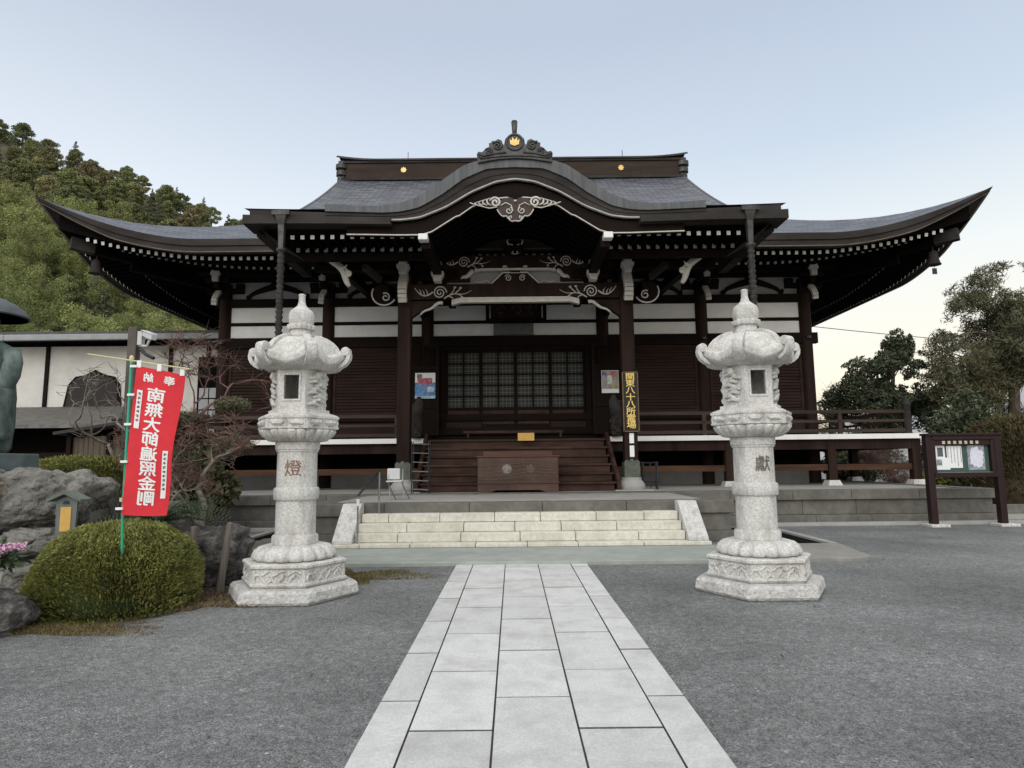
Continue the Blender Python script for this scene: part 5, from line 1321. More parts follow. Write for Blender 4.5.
for k in range(9):
    fx, fz = -5.0 + .19 * math.cos(k * 2.4) * (k + 2) / 10, .88 + .035 * math.sin(k * 1.7)
    C = np.array([(fx, 6.26 - .05 * math.sin(k * 3), fz)]) + g2.normal(size=(70, 3)) * (.034, .034, .018)
    mesh_obj(leaf_mesh('flower', C - np.array(va.location), .05, M['pink'] if k % 3 else M['pale_pink'], .5, .4, 5 + k), 'flower', va)
for c_ in kids(va):
    for v in c_.data.vertices: v.co.z = v.co.z * .82
# wooden signpost
sg = empty('wooden_signpost', (-5.16, 7.5, 0), 'small grey green roofed wooden signpost with yellow label beside the boulders', 'sign')
mb = MB(); mb.box(-5.20, -5.12, 7.47, 7.53, 0, .80); mb.build('post', M['green_grey'], sg, bevel=.005)
mb = MB(); mb.prism([(-5.32, .74), (-5.00, .74), (-4.975, 1.14), (-5.16, 1.19), (-5.345, 1.14)], 7.44, 7.469); mb.build('board', M['green_grey'], sg)
mb = MB(); mb.prism([(-5.45, 1.13), (-5.16, 1.215), (-4.87, 1.13), (-4.87, 1.155), (-5.16, 1.25), (-5.45, 1.155)], 7.38, 7.58); mb.build('gable_roof', M['green_grey'], sg)
mb = MB(); mb.box(-5.25, -5.07, 7.432, 7.438, .80, 1.07); mb.build('yellow_label', M['yellow_paper'], sg)
mb = MB(); mb.prism([(-5.22, 1.105), (-5.11, 1.105), (-5.13, 1.14), (-5.20, 1.14)], 7.43, 7.438); mb.build('label_hood', M['dark_steel'], sg)
for c_ in kids(sg):
    for v in c_.data.vertices: v.co.x *= .66; v.co.z += .04
# boulder with stakes between bush and lantern
o = rock_mb((-4.30, 8.9, .36), (.60, .45, .46), 31, rough=.2).build('boulder', M['rock_lichen'], smooth='all', origin=(-4.3, 8.9, 0)); tag(o, 'dark boulder mottled with pale lichen behind the two wooden stakes', 'boulder')
o = rock_mb((-4.95, 9.2, .30), (.4, .4, .42), 33, rough=.2).build('boulder', M['rock_lichen'], smooth='all', origin=(-4.95, 9.2, 0)); tag(o, 'lichened boulder half hidden behind the clipped round bush', 'boulder')
stake_m = mat('grey_stake_wood', (.20, .175, .145), .9, .35, 5, .003, 30, stretch=(6, 6, .3))
for k, (x, t, h) in enumerate(((-4.14, .02, .80), (-3.72, .05, .84))):
    mb = MB(); mb.tube([(x - t, 8.3, -.02), (x, 8.32, h * .6), (x + t, 8.3, h)], [.046, .044, .04], 7)
    tag(mb.build('wooden_stake', stake_m, origin=(x, 8.3, 0)), ['short weathered stake in front of the lichened boulder, next to the bush', 'slanting weathered stake between the lichened boulder and the stone lantern'][k], 'stake', 'stakes before the boulder')

# ---- bronze statue of a travelling monk on its pedestal
SX, SYY, SB = -7.12, 8.5, 1.52
sta = empty('monk_statue', (SX, SYY, SB), 'green bronze statue of a robed pilgrim monk wearing a wide round hat', 'statue')
mb = MB(); mb.box(SX - .62, SX + .62, SYY - .55, SYY + .55, SB - .35, SB + .0); mb.box(SX - .52, SX + .52, SYY - .45, SYY + .45, SB, SB + .22); mb.build('pedestal', mat('verdigris_pedestal', (.11, .14, .14), .7, .25, 4, stain=(.22, .26, .26), sscale=3), sta, bevel=.015)
secs = [(.22, .36, .26), (.30, .40, .28), (.60, .42, .29), (.95, .42, .29), (1.15, .40, .28), (1.35, .40, .27), (1.52, .40, .25), (1.62, .38, .24), (1.70, .22, .18), (1.76, .12, .12), (1.82, .105, .115), (1.90, .125, .14), (2.0, .135, .155), (2.10, .13, .15), (2.2, .08, .09), (2.24, .02, .02)]
mb = MB(); N = 72; V = []; F = []
for i, (z, a, b) in enumerate(secs):
    for k in range(N):
        t = 2 * math.pi * k / N; fold = 1 + (.075 if z < 1.5 else .02 if z < 1.65 else 0) * math.sin(t * 9 + z * 1.2) + (.03 * math.sin(t * 17 + z * 5) if z < 1.6 else 0)
        V.append((SX + a * fold * math.cos(t), SYY + b * fold * math.sin(t), SB + z))
for i in range(len(secs) - 1):
    for k in range(N): F.append((i * N + k, i * N + (k + 1) % N, (i + 1) * N + (k + 1) % N, (i + 1) * N + k))
F += [tuple(range(N))[::-1], tuple((len(secs) - 1) * N + k for k in range(N))]
mb.add(V, F)
for s in (-1, 1):   # upper arms, forearms and hanging sleeves join the robe
    mb.tube([(SX + s * .36, SYY, SB + 1.58), (SX + s * .40, SYY - .01, SB + 1.42), (SX + s * .405, SYY - .05, SB + 1.25), (SX + s * .40, SYY - .13, SB + 1.10), (SX + s * .38, SYY - .25, SB + 1.03), (SX + s * .27, SYY - .34, SB + 1.04), (SX + s * .14, SYY - .40, SB + 1.08)], [.11, .115, .12, .12, .105, .085, .06], 16)
    V = []; F = []
    for i, t in enumerate(np.linspace(0, 1, 10)):
        for k in range(16):
            a = 2 * math.pi * k / 16; V.append((SX + s * (.42 + .03 * t) + .085 * math.cos(a) * (1 + .25 * math.sin(5 * a + 3 * t)), SYY - .2 + .20 * math.sin(a) * (1 - .2 * t), SB + 1.05 - .66 * t))
    for i in range(9):
        for k in range(16): F.append((i * 16 + k, i * 16 + (k + 1) % 16, i * 16 + 16 + (k + 1) % 16, i * 16 + 16 + k))
    F += [tuple(range(16)), tuple(144 + k for k in range(16))]
    mb.add(V, F)
    for k in range(5):
        mb.tube([(SX + s * (.16 - .022 * k), SYY - .40, SB + 1.11), (SX + s * (.11 - .022 * k), SYY - .455, SB + 1.10 - .012 * k), (SX + s * (.05 - .015 * k), SYY - .46, SB + 1.085 - .012 * k)], [.02, .016, .011], 6)
    mb.tube([(SX + s * .06, SYY - .11, SB + 2.01), (SX + s * .035, SYY - .15, SB + 2.02)], [.02, .008], 6)
mb.tube([(SX, SYY - .13, SB + 2.03), (SX, SYY - .185, SB + 1.95), (SX, SYY - .14, SB + 1.93)], [.015, .025, .012], 6); mb.tube([(SX - .04, SYY - .145, SB + 1.885), (SX, SYY - .16, SB + 1.88), (SX + .04, SYY - .145, SB + 1.885)], .01, 5)
mb.build('robed_body', M['bronze'], sta, smooth='all')
mb = MB(); mb.lathe([(.48, 2.03), (.49, 2.045), (.43, 2.14), (.31, 2.23), (.18, 2.29), (.02, 2.31), (.01, 2.30), (.17, 2.27), (.30, 2.20), (.41, 2.11), (.46, 2.03)], (SX, SYY - .02, SB), 48); mb.build('round_hat', mat('pale_dark_bronze', (.085, .095, .10), .5, .3, 5, metal=.3), sta, smooth=True)
mb = MB(); mb.lathe([(.13, .0), (.16, .07), (.165, .09), (.14, .085), (.10, .03)], (SX, SYY - .50, SB + 1.07), 20); mb.build('alms_bowl', M['bronze'], sta, smooth=True)
mb = MB(); mb.tube([(SX - .30, SYY - .32, SB + 1.5), (SX + .05, SYY - .34, SB + 1.35), (SX + .32, SYY - .30, SB + .95)], .03, 7)
for k in range(26): a = math.pi * k / 25; mb.lathe([(.012, -.014), (.02, 0), (.012, .014)], (SX + .12 + .12 * math.cos(a), SYY - .43, SB + .92 - .32 * math.sin(a)), 8)
mb.build('sash_and_beads', M['bronze'], sta)

# ---- red offering banner, seen from behind so its writing is reversed
bn = empty('offering_banner', (-4.15, 6.75, 0), 'red vertical banner with reversed white characters on a leaning green pole', 'banner')
K_ = 6.75 / 6.3
def bs(x, z, dy=0): return (-.12 + (x + .12) * K_, 6.75 + dy, 1.55 + (z - 1.55) * K_)
mb = MB(); mb.tube([bs(-3.90, .30, .16), bs(-3.87, 1.1, .04), bs(-3.852, 2.58)], .013, 8); mb.build('pole', M['green_paint'], bn, smooth=True)
mb = MB(); mb.lathe([(.014, -.03), (.022, -.01), (.022, .02), (.012, .04)], bs(-3.851, 2.60), 10); mb.lathe([(.016, -.02), (.018, .02)], bs(-3.868, 1.24), 8); mb.build('pole_cap', M['yellow_rod'], bn)
mb = MB(); mb.tube([bs(-4.28, 2.655, -.01), bs(-3.27, 2.495, -.01)], .007, 6); mb.build('cross_rod', M['yellow_rod'], bn)
c00, c10, c01, c11 = [Vector((bs(x, z)[0], 0, bs(x, z)[2])) for x, z in ((-3.855, 1.10), (-3.45, 1.085), (-3.795, 2.535), (-3.325, 2.44))]
def bpt(u, v, d=0):
    p = c00.lerp(c10, u).lerp(c01.lerp(c11, u), v)
    y = 6.74 + .03 * math.sin(u * 5 + v * 2.5) * u + .035 * math.sin(v * 7 + 1) * u * (1 - v) * 1.2 - d + .05 * u * (1 - v)
    return (p.x + .006 * math.sin(v * 9) * u, y, p.z - .012 * math.sin(u * math.pi) * (1 - v))
mb = MB(); mb.grid(lambda u, v: bpt(u, v), 30, 60); mb.grid(lambda u, v: bpt(u, v, -.002), 30, 60); mb.build('cloth', M['red_cloth'], bn, smooth='all')
def bmap(u0, v0, su, sv):
    return lambda x, y, d: bpt(u0 + x * su, v0 + y * sv, .004 + d * .6)
chars = '南無大師遍照金剛'
for i, chh in enumerate(chars):
    v0 = .815 - i * .1005
    text_part(chh, .12, M['white_cloth'], bn, bmap(.48, v0, 3.5, .86), .001, .0028, name='white_character', mirror=True)
for chh, u0 in (('納', .28), ('奉', .72)): text_part(chh, .12, M['white_cloth'], bn, bmap(u0, .93, 1.9, .56), .001, .003, name='white_character', mirror=True)
r = random.Random(9)
for u0, va_, vb_ in ((.13, .58, .84), (.86, .12, .45)):
    mb = MB(); mb.grid(lambda u, v: bpt(u0 - .055 + .11 * u, va_ + (vb_ - va_) * v, .004), 3, 24); sl = mb.build('name_slip', M['white_cloth'], bn)
    mb = MB(); k = 0; v = vb_ - .02
    while v > va_ + .04:
        for q in range(2):
            a, b = bpt(u0 - .03, v - .008 * q, .007), bpt(u0 + .03, v - .008 * q - r.uniform(-.004, .004), .007); mb.tube([a, b], .0028, 4)
        mb.tube([bpt(u0 + r.uniform(-.01, .01), v + .004, .007), bpt(u0 + r.uniform(-.02, .02), v - .014, .007)], .0028, 4); v -= .03
    mb.build('slip_writing', M['ink'], sl)
mb = MB()
for v in (.995, .80, .60, .35, .04): p = bpt(0, v); mb.box(p[0] - .055, p[0] + .015, p[1] - .02, p[1] + .02, p[2] - .012, p[2] + .012)
for u in (.06, .5, .94): p = bpt(u, 1); mb.box(p[0] - .022, p[0] + .022, p[1] - .009, p[1] + .009, p[2] - .015, p[2] + .06)
mb.build('white_loop', M['white_cloth'], bn)

# ---- steel pole with camera
cp = empty('camera_pole', (-6.6, 11.0, 0), 'grey brown square pole carrying a small surveillance camera', 'pole')
mb = MB(); mb.box(-6.68, -6.53, 10.92, 11.07, 0, 3.93); mb.build('shaft', mat('weathered_pole', (.10, .085, .075), .8, .4, 5, stretch=(1, 1, .2)), cp, bevel=.01)
mb = MB(); mb.tube([(-6.55, 11, 3.62), (-6.36, 10.95, 3.60), (-6.30, 10.92, 3.70)], .022, 8); mb.bar((-6.42, 10.98, 3.83), (-6.16, 10.80, 3.72), .09, .10); mb.bar((-6.44, 10.99, 3.88), (-6.15, 10.79, 3.77), .12, .012)
mb.box(-6.53, -6.45, 10.94, 11.05, 3.62, 3.86); mb.build('camera', M['grey_plastic'], cp, bevel=.008)
mb = MB(); mb.tube([(-6.47, 10.95, 3.55), (-6.35, 10.93, 3.45), (-6.2, 10.9, 3.38)], .03, 8); mb.build('lamp', M['dark_steel'], cp)

# ================================================================== low building with white walls to the left
H = empty('side_building', (-15, 25, 0), 'low white walled side building with grey roof, cusped window and pale gutter', 'building')
mb = MB(); mb.box(-26, -10.9, 24.0, 30, 0, 6.05); mb.build('wall', mat('cream_plaster', (.66, .645, .60), .9, .07, 2, .001, 20, stain=(.46, .44, .40), sscale=1.1, samt=.5), H)
mb = MB(); mb.add([(-26.5, 23.0, 6.42), (-10.2, 23.0, 6.42), (-10.2, 27, 7.0), (-26.5, 27, 7.0), (-26.5, 31, 6.45), (-10.2, 31, 6.45), (-26.5, 23.0, 6.30), (-10.2, 23.0, 6.30), (-10.2, 31, 6.3), (-26.5, 31, 6.3)], [(0, 1, 2, 3), (3, 2, 5, 4), (6, 7, 1, 0), (4, 5, 8, 9), (6, 9, 8, 7), (1, 7, 8, 5, 2), (6, 0, 3, 4, 9)]); mb.build('roof', M['roof_grey'], H)
mb = MB(); mb.box(-18.3, -10.3, 22.86, 22.995, 6.08, 6.30); mb.bar((-18.3, 22.92, 6.18), (-21.5, 22.92, 6.55), .13, .22); mb.build('gutter', M['gutter'], H, bevel=.03)
mb = MB()
for x in (-17.45, -12.85, -11.45): mb.box(x - .07, x + .07, 23.94, 23.995, 2.4, 6.05)
mb.box(-17.4, -14.9, 23.95, 23.99, 3.28, 3.36); mb.box(-12.8, -10.9, 23.90, 23.99, 3.0, 3.14); mb.build('wall_post', M['timber'], H)
mb = MB(); P = [(-16.75, 3.72), (-16.6, 4.6), (-16.35, 4.90), (-16.0, 4.96), (-15.75, 5.08), (-15.62, 5.16), (-15.5, 5.08), (-15.2, 4.96), (-14.9, 4.90), (-14.68, 4.6), (-14.6, 3.72)]
mb.prism(P, 23.93, 23.985); wdo = mb.build('cusped_window', M['timber'], H)
mb = MB(); mb.prism([(-15.675 + (x + 15.675) * .9, 3.78 + (z - 3.72) * .9) for x, z in P], 23.915, 23.928); mb.build('pane', mat('brown_glass', (.022, .016, .014), .6, .4, 3), wdo)
mb = MB(); mb.box(-11.8, -10.95, 23.95, 23.99, 2.6, 5.6); dr = mb.build('shoji_window', M['black_void'], H)
mb = MB()
for i in range(2):
    for j in range(4): mb.box(-11.72 + .38 * i, -11.38 + .38 * i, 23.935, 23.945, 2.8 + .42 * j, 3.17 + .42 * j)
mb.build('pane', mat('dim_paper_pane', (.40, .41, .42), .8, .1, 3), dr)
# lean-to roof and plank fence in front
le = empty('lean_to', (-16, 21.8, 0), 'low shingled lean to roof in front of the white wall', 'shed roof')
mb = MB(); mb.add([(-24, 23.9, 3.78), (-13.3, 23.9, 3.78), (-13.3, 21.6, 2.98), (-24, 21.6, 3.0), (-24, 23.9, 3.66), (-13.3, 23.9, 3.66), (-13.3, 21.6, 2.86), (-24, 21.6, 2.88)], [(0, 1, 2, 3), (7, 6, 5, 4), (3, 2, 6, 7), (1, 5, 6, 2), (0, 3, 7, 4), (0, 4, 5, 1)]); mb.build('roof', mat('weathered_shingle', (.15, .142, .13), .9, .45, 3, .01, 16, stain=(.07, .065, .06), sscale=1.5, stretch=(1, 6, 1)), le)
mb = MB()
for x in (-23, -20, -17, -14.2): mb.box(x - .07, x + .07, 21.75, 21.9, 0, 2.95)
mb.box(-24, -13.4, 21.7, 21.9, 1.9, 2.05); mb.build('post', M['timber'], le)
mb = MB(); mb.box(-24, -13.6, 23.6, 23.7, 0, 3.6); mb.build('back_boarding', M['black_void'], le)
pf = empty('plank_fence', (-9.7, 15.7, 0), 'weathered upright plank fence with small sloping roof board behind the banner pole', 'fence')
mb = MB(); x = -10.7; r = random.Random(3)
while x < -8.9: w = r.uniform(.11, .16); mb.box(x, x + w - .010, 15.7, 15.73 + r.uniform(0, .02), 0, 2.28 + r.uniform(-.03, .03)); x += w
mb.build('planks', M['plank'], pf)
mb = MB()
for x in (-10.75, -9.8, -8.85): mb.box(x - .05, x + .05, 15.6, 15.695, 0, 2.35)
mb.build('post', M['timber'], pf)
mb = MB(); mb.bar((-11.0, 15.65, 2.36), (-8.6, 15.65, 2.72), .5, .07); mb.build('gable_board', M['grey_wood'], pf)
mb = MB(); mb.tube([(-11.95, 19.2, 2.95), (-9.0, 19.0, 3.0)], .05, 8); tag(mb.build('horizontal_pipe', M['dark_steel'], origin=(-11, 19.1, 2.95)), 'dark horizontal rail crossing in front of the white side building', 'rail')
# overhead cable at right
mb = MB(); mb.tube([(10.2 + 25 * t, 34 + 4 * t, 9.1 - 1.5 * t + 1.2 * (t - .5) ** 2) for t in np.linspace(0, 1, 16)], .022, 5); tag(mb.build('overhead_cable', M['wire'], origin=(10.2, 34, 9)), 'thin overhead cable from the hall eave to the tall pine', 'cable')

# ================================================================== planting
def plant(name, loc, label, cat, group=None): return empty(name, loc, label, cat, group)
# round clipped bush: short upright sprigs over a dome
def sprigs(c, R, n, size, m, seed, parent, name='foliage', inner=.8, up=.9):
    g = np.random.default_rng(seed); d = g.normal(size=(n, 3)); d[:, 2] = np.abs(d[:, 2]) - .28 * (g.random(n) < .35); d /= np.linalg.norm(d, axis=1)[:, None]
    bump = np.array([mnoise.noise(Vector(p) * 3.2 + Vector((seed, 0, 0))) for p in d]) * .05 + np.array([mnoise.noise(Vector(p) * 9 + Vector((seed, 5, 0))) for p in d]) * .028
    sq = np.sign(d) * np.abs(d) ** .85
    rr = (inner + (1.03 - inner) * g.random(n) ** .45 + bump)[:, None]
    C = np.array(c) + sq * rr * np.array(R)
    C[:, 2] = np.maximum(C[:, 2], .03)
    me = leaf_mesh(name, C - np.array(wloc(parent)), size, m, .34, up, seed)
    return mesh_obj(me, name, parent)
b = plant('clipped_bush', (-4.50, 7.42, 0), 'large round clipped green bush at the foot of the red banner', 'bush')
sprigs((-4.50, 7.42, .20), (.79, .80, .73), 60000, .046, M['leaf_bush'], 2, b, inner=.82, up=.8)
mb = MB()
for k in range(14):
    a = k * 2.4; mb.tube([(-4.50, 7.42, 0), (-4.55 + .3 * math.cos(a), 7.42 + .3 * math.sin(a), .3), (-4.55 + .65 * math.cos(a), 7.42 + .6 * math.sin(a), .35 + .2 * (k % 3))], [.03, .02, .008], 5)
mb.build('stem', M['bark'], b)
core = MB(); core.lathe([(.66, .02), (.74, .25), (.64, .5), (.42, .7), (.1, .78)], (-4.50, 7.42, 0), 20); core.build('inner_twigs', M['leaf_palm'], b, smooth='all')
# bronze hedge at the right edge
b = plant('round_hedge', (16.1, 20.5, 0), 'large bronze green clipped hedge behind the notice board', 'bush')
sprigs((16.4, 20.6, .9), (2.35, 1.9, 2.05), 36000, .13, M['leaf_brown'], 5, b, inner=.82)
core = MB(); core.lathe([(1.5, .02), (1.8, .8), (1.5, 1.9), (.6, 2.5)], (16.4, 20.6, 0), 20); core.build('inner_twigs', M['dry_grass'], b, smooth='all')
b = plant('low_hedge', (-7.3, 11.3, 1.2), 'low yellow green mound hedge on the terrace behind the statue', 'bush')
sprigs((-7.4, 11.2, 1.35), (1.25, .6, .38), 9000, .075, M['leaf_bush'], 6, b)

# sago palm behind the banner
sp = plant('sago_palm', (-4.75, 8.7, .2), 'sago palm with arching green fronds behind the red banner', 'palm')
mb = MB(); mb.lathe([(.13, 0), (.15, .3), (.11, .70)], (-4.75, 8.65, .1), 12); mb.build('trunk', M['bark'], sp, smooth=True)
r = random.Random(12); mb = MB(); C0 = Vector((-4.75, 8.65, .80))
for k in range(30):
    a = k * 2.39996; el = r.uniform(.35, 1.2); ln = r.uniform(.75, 1.05); d = Vector((math.cos(a), math.sin(a), 0)); pts = []
    for t in np.linspace(0, 1, 22): pts.append(C0 + d * (ln * t * math.cos(el * (1 - .55 * t))) + Vector((0, 0, ln * (t * math.sin(el) - .62 * t * t))))
    mb.tube(pts, [.010 * (1 - .8 * i / 21) for i in range(22)], 4)
    sd_ = d.cross(Vector((0, 0, 1)))
    for i in range(2, 22):
        w = .15 * math.sin(math.pi * min(1, (i + 1) / 23)) + .02
        for s in (-1, 1):
            p = pts[i]; q = p + sd_ * s * w + d * .05 + Vector((0, 0, .05)); nrm = d * .009
            mb.add([p - nrm, p + nrm, q], [(0, 1, 2)])
mb.build('frond', M['leaf_palm'], sp)

# branching helper for bare and gnarled trees
def branches(mb, p, d, ln, r0, depth, rnd, crook=.5, fork=2, up=.1, tips=None, n=5, shrink=.68):
    pts = [Vector(p)]; dd = Vector(d).normalized(); rs = [r0]
    for i in range(n):
        dd = (dd + Vector((rnd.uniform(-1, 1), rnd.uniform(-1, 1), rnd.uniform(-.8, .8) + up)) * crook * .5).normalized()
        pts.append(pts[-1] + dd * ln / n); rs.append(r0 * (1 - .45 * (i + 1) / n))
    mb.tube(pts, rs, 6 if r0 > .02 else 4)
    if depth == 0:
        if tips is not None: tips.append(pts[-1])
        return
    for k in range(fork + (rnd.random() < .5)):
        q = pts[-1] if k == 0 else pts[rnd.randint(2, n)]
        nd = (dd + Vector((rnd.uniform(-1, 1), rnd.uniform(-1, 1), rnd.uniform(-.6, .9) + up)) * 1.0).normalized()
        branches(mb, q, nd, ln * shrink * rnd.uniform(.8, 1.2), r0 * .55, depth - 1, rnd, crook, fork, up, tips, n, shrink)
def bare_tree(name, base, h, label, m, seed, depth=4, r0=.09, crook=.7, lean=(0, 0, 1), twigs=0, fork=2, tm=None, grp=None, shrink=.68):
    t = plant(name, base, label, 'tree', grp); rnd = random.Random(seed); mb = MB(); tips = []
    branches(mb, base, lean, h * .42, r0, depth, rnd, crook, fork, .12, tips, shrink=shrink)
    mb.build('trunk', m, t, smooth='all')
    if twigs:
        mb = MB()
        for p in tips:
            for k in range(twigs):
                q = p + Vector((rnd.uniform(-1, 1), rnd.uniform(-1, 1), rnd.uniform(-.5, .9))) * h * .09
                mb.tube([p, (p + q) / 2 + Vector((rnd.uniform(-1, 1), 0, rnd.uniform(-1, 1))) * .02, q], [.006, .005, .002], 3)
        mb.build('twigs', tm or m, t)
    return t, tips
bare_tree('gnarled_tree', (-6.15, 10.2, 1.0), 2.3, 'gnarled pale barked bare tree in front of the white wall', M['pale_bark'], 5, 4, .06, 1.0, (.15, 0, 1), 3, 2)
bare_tree('gnarled_tree', (-7.0, 11.6, 1.1), 2.4, 'twisting bare grey tree between the statue and camera pole', M['pale_bark'], 8, 4, .05, 1.1, (-.3, 0, 1), 2, 2, grp=None)
bare_tree('weeping_maple', (-6.35, 12.2, 1.2), 3.4, 'small reddish bare maple with dense fine twigs behind the banner', M['twig_red'], 17, 5, .06, .9, (.35, 0, 1), 9, 2, M['twig_red'])
bare_tree('leaning_tree', (-4.95, 9.9, .3), 2.3, 'pale crooked bare trunk with drooping twigs left of the stone lantern', M['pale_bark'], 23, 5, .07, .9, (.25, .1, 1), 6, 2, M['twig_red'])
bare_tree('garden_shrub', (-5.8, 10.6, .9), 1.5, 'tangled brown leafless shrub beside the sago palm', M['twig_red'], 29, 5, .03, .9, (.1, 0, 1), 7, 3, M['twig_red'])
# pine pads in the left garden
def pine_tree(name, base, pads, label, nleaf, size, m, seed, trunk_pts, r0, limbs=True):
    t = plant(name, base, label, 'tree'); mb = MB(); T_ = [Vector(p) for p in trunk_pts]
    mb.tube(T_, [r0 * (1 - .75 * i / (len(T_) - 1)) for i in range(len(T_))], 9)
    rnd = random.Random(seed)
    if limbs:
        for c in (pads if len(pads) < 60 else pads[::4]):
            pc = Vector(c[:3]); q = min(T_, key=lambda v: (v - pc).length + max(0, v.z - pc.z) * 2)
            mid_ = q.lerp(pc, .5) + Vector((rnd.uniform(-.1, .1), rnd.uniform(-.1, .1), -.08 * (pc - q).length)); mb.tube([q, mid_, pc], [r0 * .35, r0 * .25, r0 * .08], 6)
    mb.build('trunk', M['bark'], t, smooth='all')
    C = blob_points(pads, nleaf, seed, .25); mesh_obj(leaf_mesh('crown', C - np.array(base), size, m, .22, .5, seed), 'crown', t); return t
rnd = random.Random(4)
pads = [(-5.35 + rnd.uniform(-.35, .55), 10.8 + rnd.uniform(-.3, .3), 1.45 + .22 * k + rnd.uniform(-.05, .05), .42 - .03 * k, .36, .13) for k in range(6)]
pine_tree('garden_pine', (-5.2, 10.9, .5), pads, 'small dark green cloud pruned pine at left of the hall platform', 14000, .075, M['leaf_pine'], 3, [(-5.2, 10.9, .3), (-5.1, 10.9, .9), (-5.35, 10.85, 1.5), (-5.2, 10.8, 2.3)], .06)

# right-hand trees: tall layered pine, round evergreen, red bare tree, shrubs
def crown_tree(name, base, C, label, size, m, asp, up, seed, trunk_pts, r0, targets):
    t = plant(name, base, label, 'tree'); mb = MB(); T_ = [Vector(p) for p in trunk_pts]
    mb.tube(T_, [r0 * (1 - .75 * i / (len(T_) - 1)) for i in range(len(T_))], 9); rnd = random.Random(seed)
    for k in range(targets):
        pc = Vector(C[rnd.randrange(len(C))]); q = min(T_, key=lambda v: (v - pc).length + max(0, v.z - pc.z + .3) * 2)
        mid_ = q.lerp(pc, .5) + Vector((rnd.uniform(-.2, .2), rnd.uniform(-.2, .2), .10 * (pc - q).length)); mb.tube([q, mid_, pc], [r0 * .28, r0 * .18, r0 * .05], 5)
    mb.build('trunk', M['bark'], t, smooth='all')
    mesh_obj(leaf_mesh('crown', C - np.array(base), size, m, asp, up, seed), 'crown', t); return t
tx, ty = 22.1, 28.5
C = np.concatenate([crown_points((tx, ty, 6.7), (3.5, 3.0, 3.6), 52000, 9, .20, .66), crown_points((tx - 2.0, ty, 4.8), (2.2, 1.6, 1.5), 12000, 10, .18, .9)])
crown_tree('tall_pine', (tx, ty, 0), C, 'tall feathery olive pine tree rising behind the notice board', .22, M['leaf_pine'], .16, -.55, 9, [(tx, ty, 0), (tx - .35, ty, 2.2), (tx - .1, ty, 4.4), (tx - .2, ty, 6.8), (tx, ty, 8.0), (tx + .1, ty, 8.9)], .30, 34)
tx, ty = 18.1, 31.5
C = np.concatenate([crown_points((tx, ty, 4.6), (3.2, 2.6, 2.3), 40000, 13, .24, .8, .5), crown_points((tx + .75, ty, 7.0), (.75, .7, 1.0), 5000, 14, -.1, 1.2)])
crown_tree('round_evergreen', (tx, ty, 0), C, 'spreading dark evergreen tree between the hall corner and the tall pine', .15, M['leaf_dark'], .42, .1, 13, [(tx, ty, 0), (tx - .2, ty, 1.8), (tx + .2, ty, 3.8), (tx + .4, ty, 5.6), (tx + .7, ty, 7.4)], .20, 30)
bare_tree('bare_red_tree', (16.3, 33.5, 0), 5.2, 'reddish bare tree beside the right corner of the hall', M['twig_red'], 51, 6, .13, .6, (0, 0, 1), 5, 2, M['twig_red'])
for i, (x, y, h, w, m, lab) in enumerate(((17.0, 25.2, 4.7, 1.6, 'leaf_dark', 'dark leafy shrub just behind the top of the notice board'), (19.8, 24.8, 3.4, 1.6, 'leaf_pine', 'dull green shrub between the bronze hedge and tall pine trunk'),
                                     (15.0, 29.0, 2.4, 1.7, 'leaf_pine', 'green shrub showing through the right veranda railing'), (13.6, 27.0, 1.6, 1.2, 'leaf_dark', 'low dark shrub seen under the right end of the veranda'), (24.5, 27.5, 4.2, 1.9, 'leaf_dark', 'tall dark shrub at the right edge behind the hedge'), (-7.3, 14.9, 2.3, .9, 'leaf_pine', 'dark green shrub in front of the left end of the hall veranda'), (15.6, 24.2, 1.5, .9, 'leaf_bush', 'small yellowish shrub between the veranda end and notice board'))):
    rnd = random.Random(60 + i); t = plant('garden_shrub', (x, y, 0), lab, 'shrub')
    bl = [(x + rnd.uniform(-.6, .6) * w, y + rnd.uniform(-.5, .5) * w, h * rnd.uniform(.3, .85), w * .42, w * .42, h * .16) for k in range(14)]
    mb = MB()
    for c in bl: mb.tube([(x, y, 0), (x * .6 + c[0] * .4, y, c[2] * .5), c[:3]], [.06, .04, .012], 5)
    mb.build('stem', M['bark'], t)
    C = blob_points(bl, 9000, 61 + i, .2); mesh_obj(leaf_mesh('foliage', C - np.array((x, y, 0)), .17, M[m], .45, .2, 62 + i), 'foliage', t)
bare_tree('garden_shrub', (13.3, 23.5, 0), 2.0, 'bare tangled shrub beside the right end of the platform', M['pale_bark'], 71, 5, .04, .8, (0, 0, 1), 5, 3, M['twig_red'])
bare_tree('garden_shrub', (14.6, 25.6, 0), 2.2, 'leafless twiggy shrub beyond the end of the veranda', M['pale_bark'], 73, 5, .04, .8, (0, 0, 1), 5, 3)
pth = MB(); pth.box(12.4, 26, 16.8, 18.4, -.02, .01); tag(pth.build('side_path', M['plat_top']), kind='structure')
bk = empty('garden_border', (20, 19.2, 0), 'low stone edging along the side path by the bronze hedge', 'edging')
mb = MB(); mb.box(12.6, 26, 18.5, 18.75, 0, .25); mb.build('edging_stone', M['plat_stone'], bk, bevel=.02)

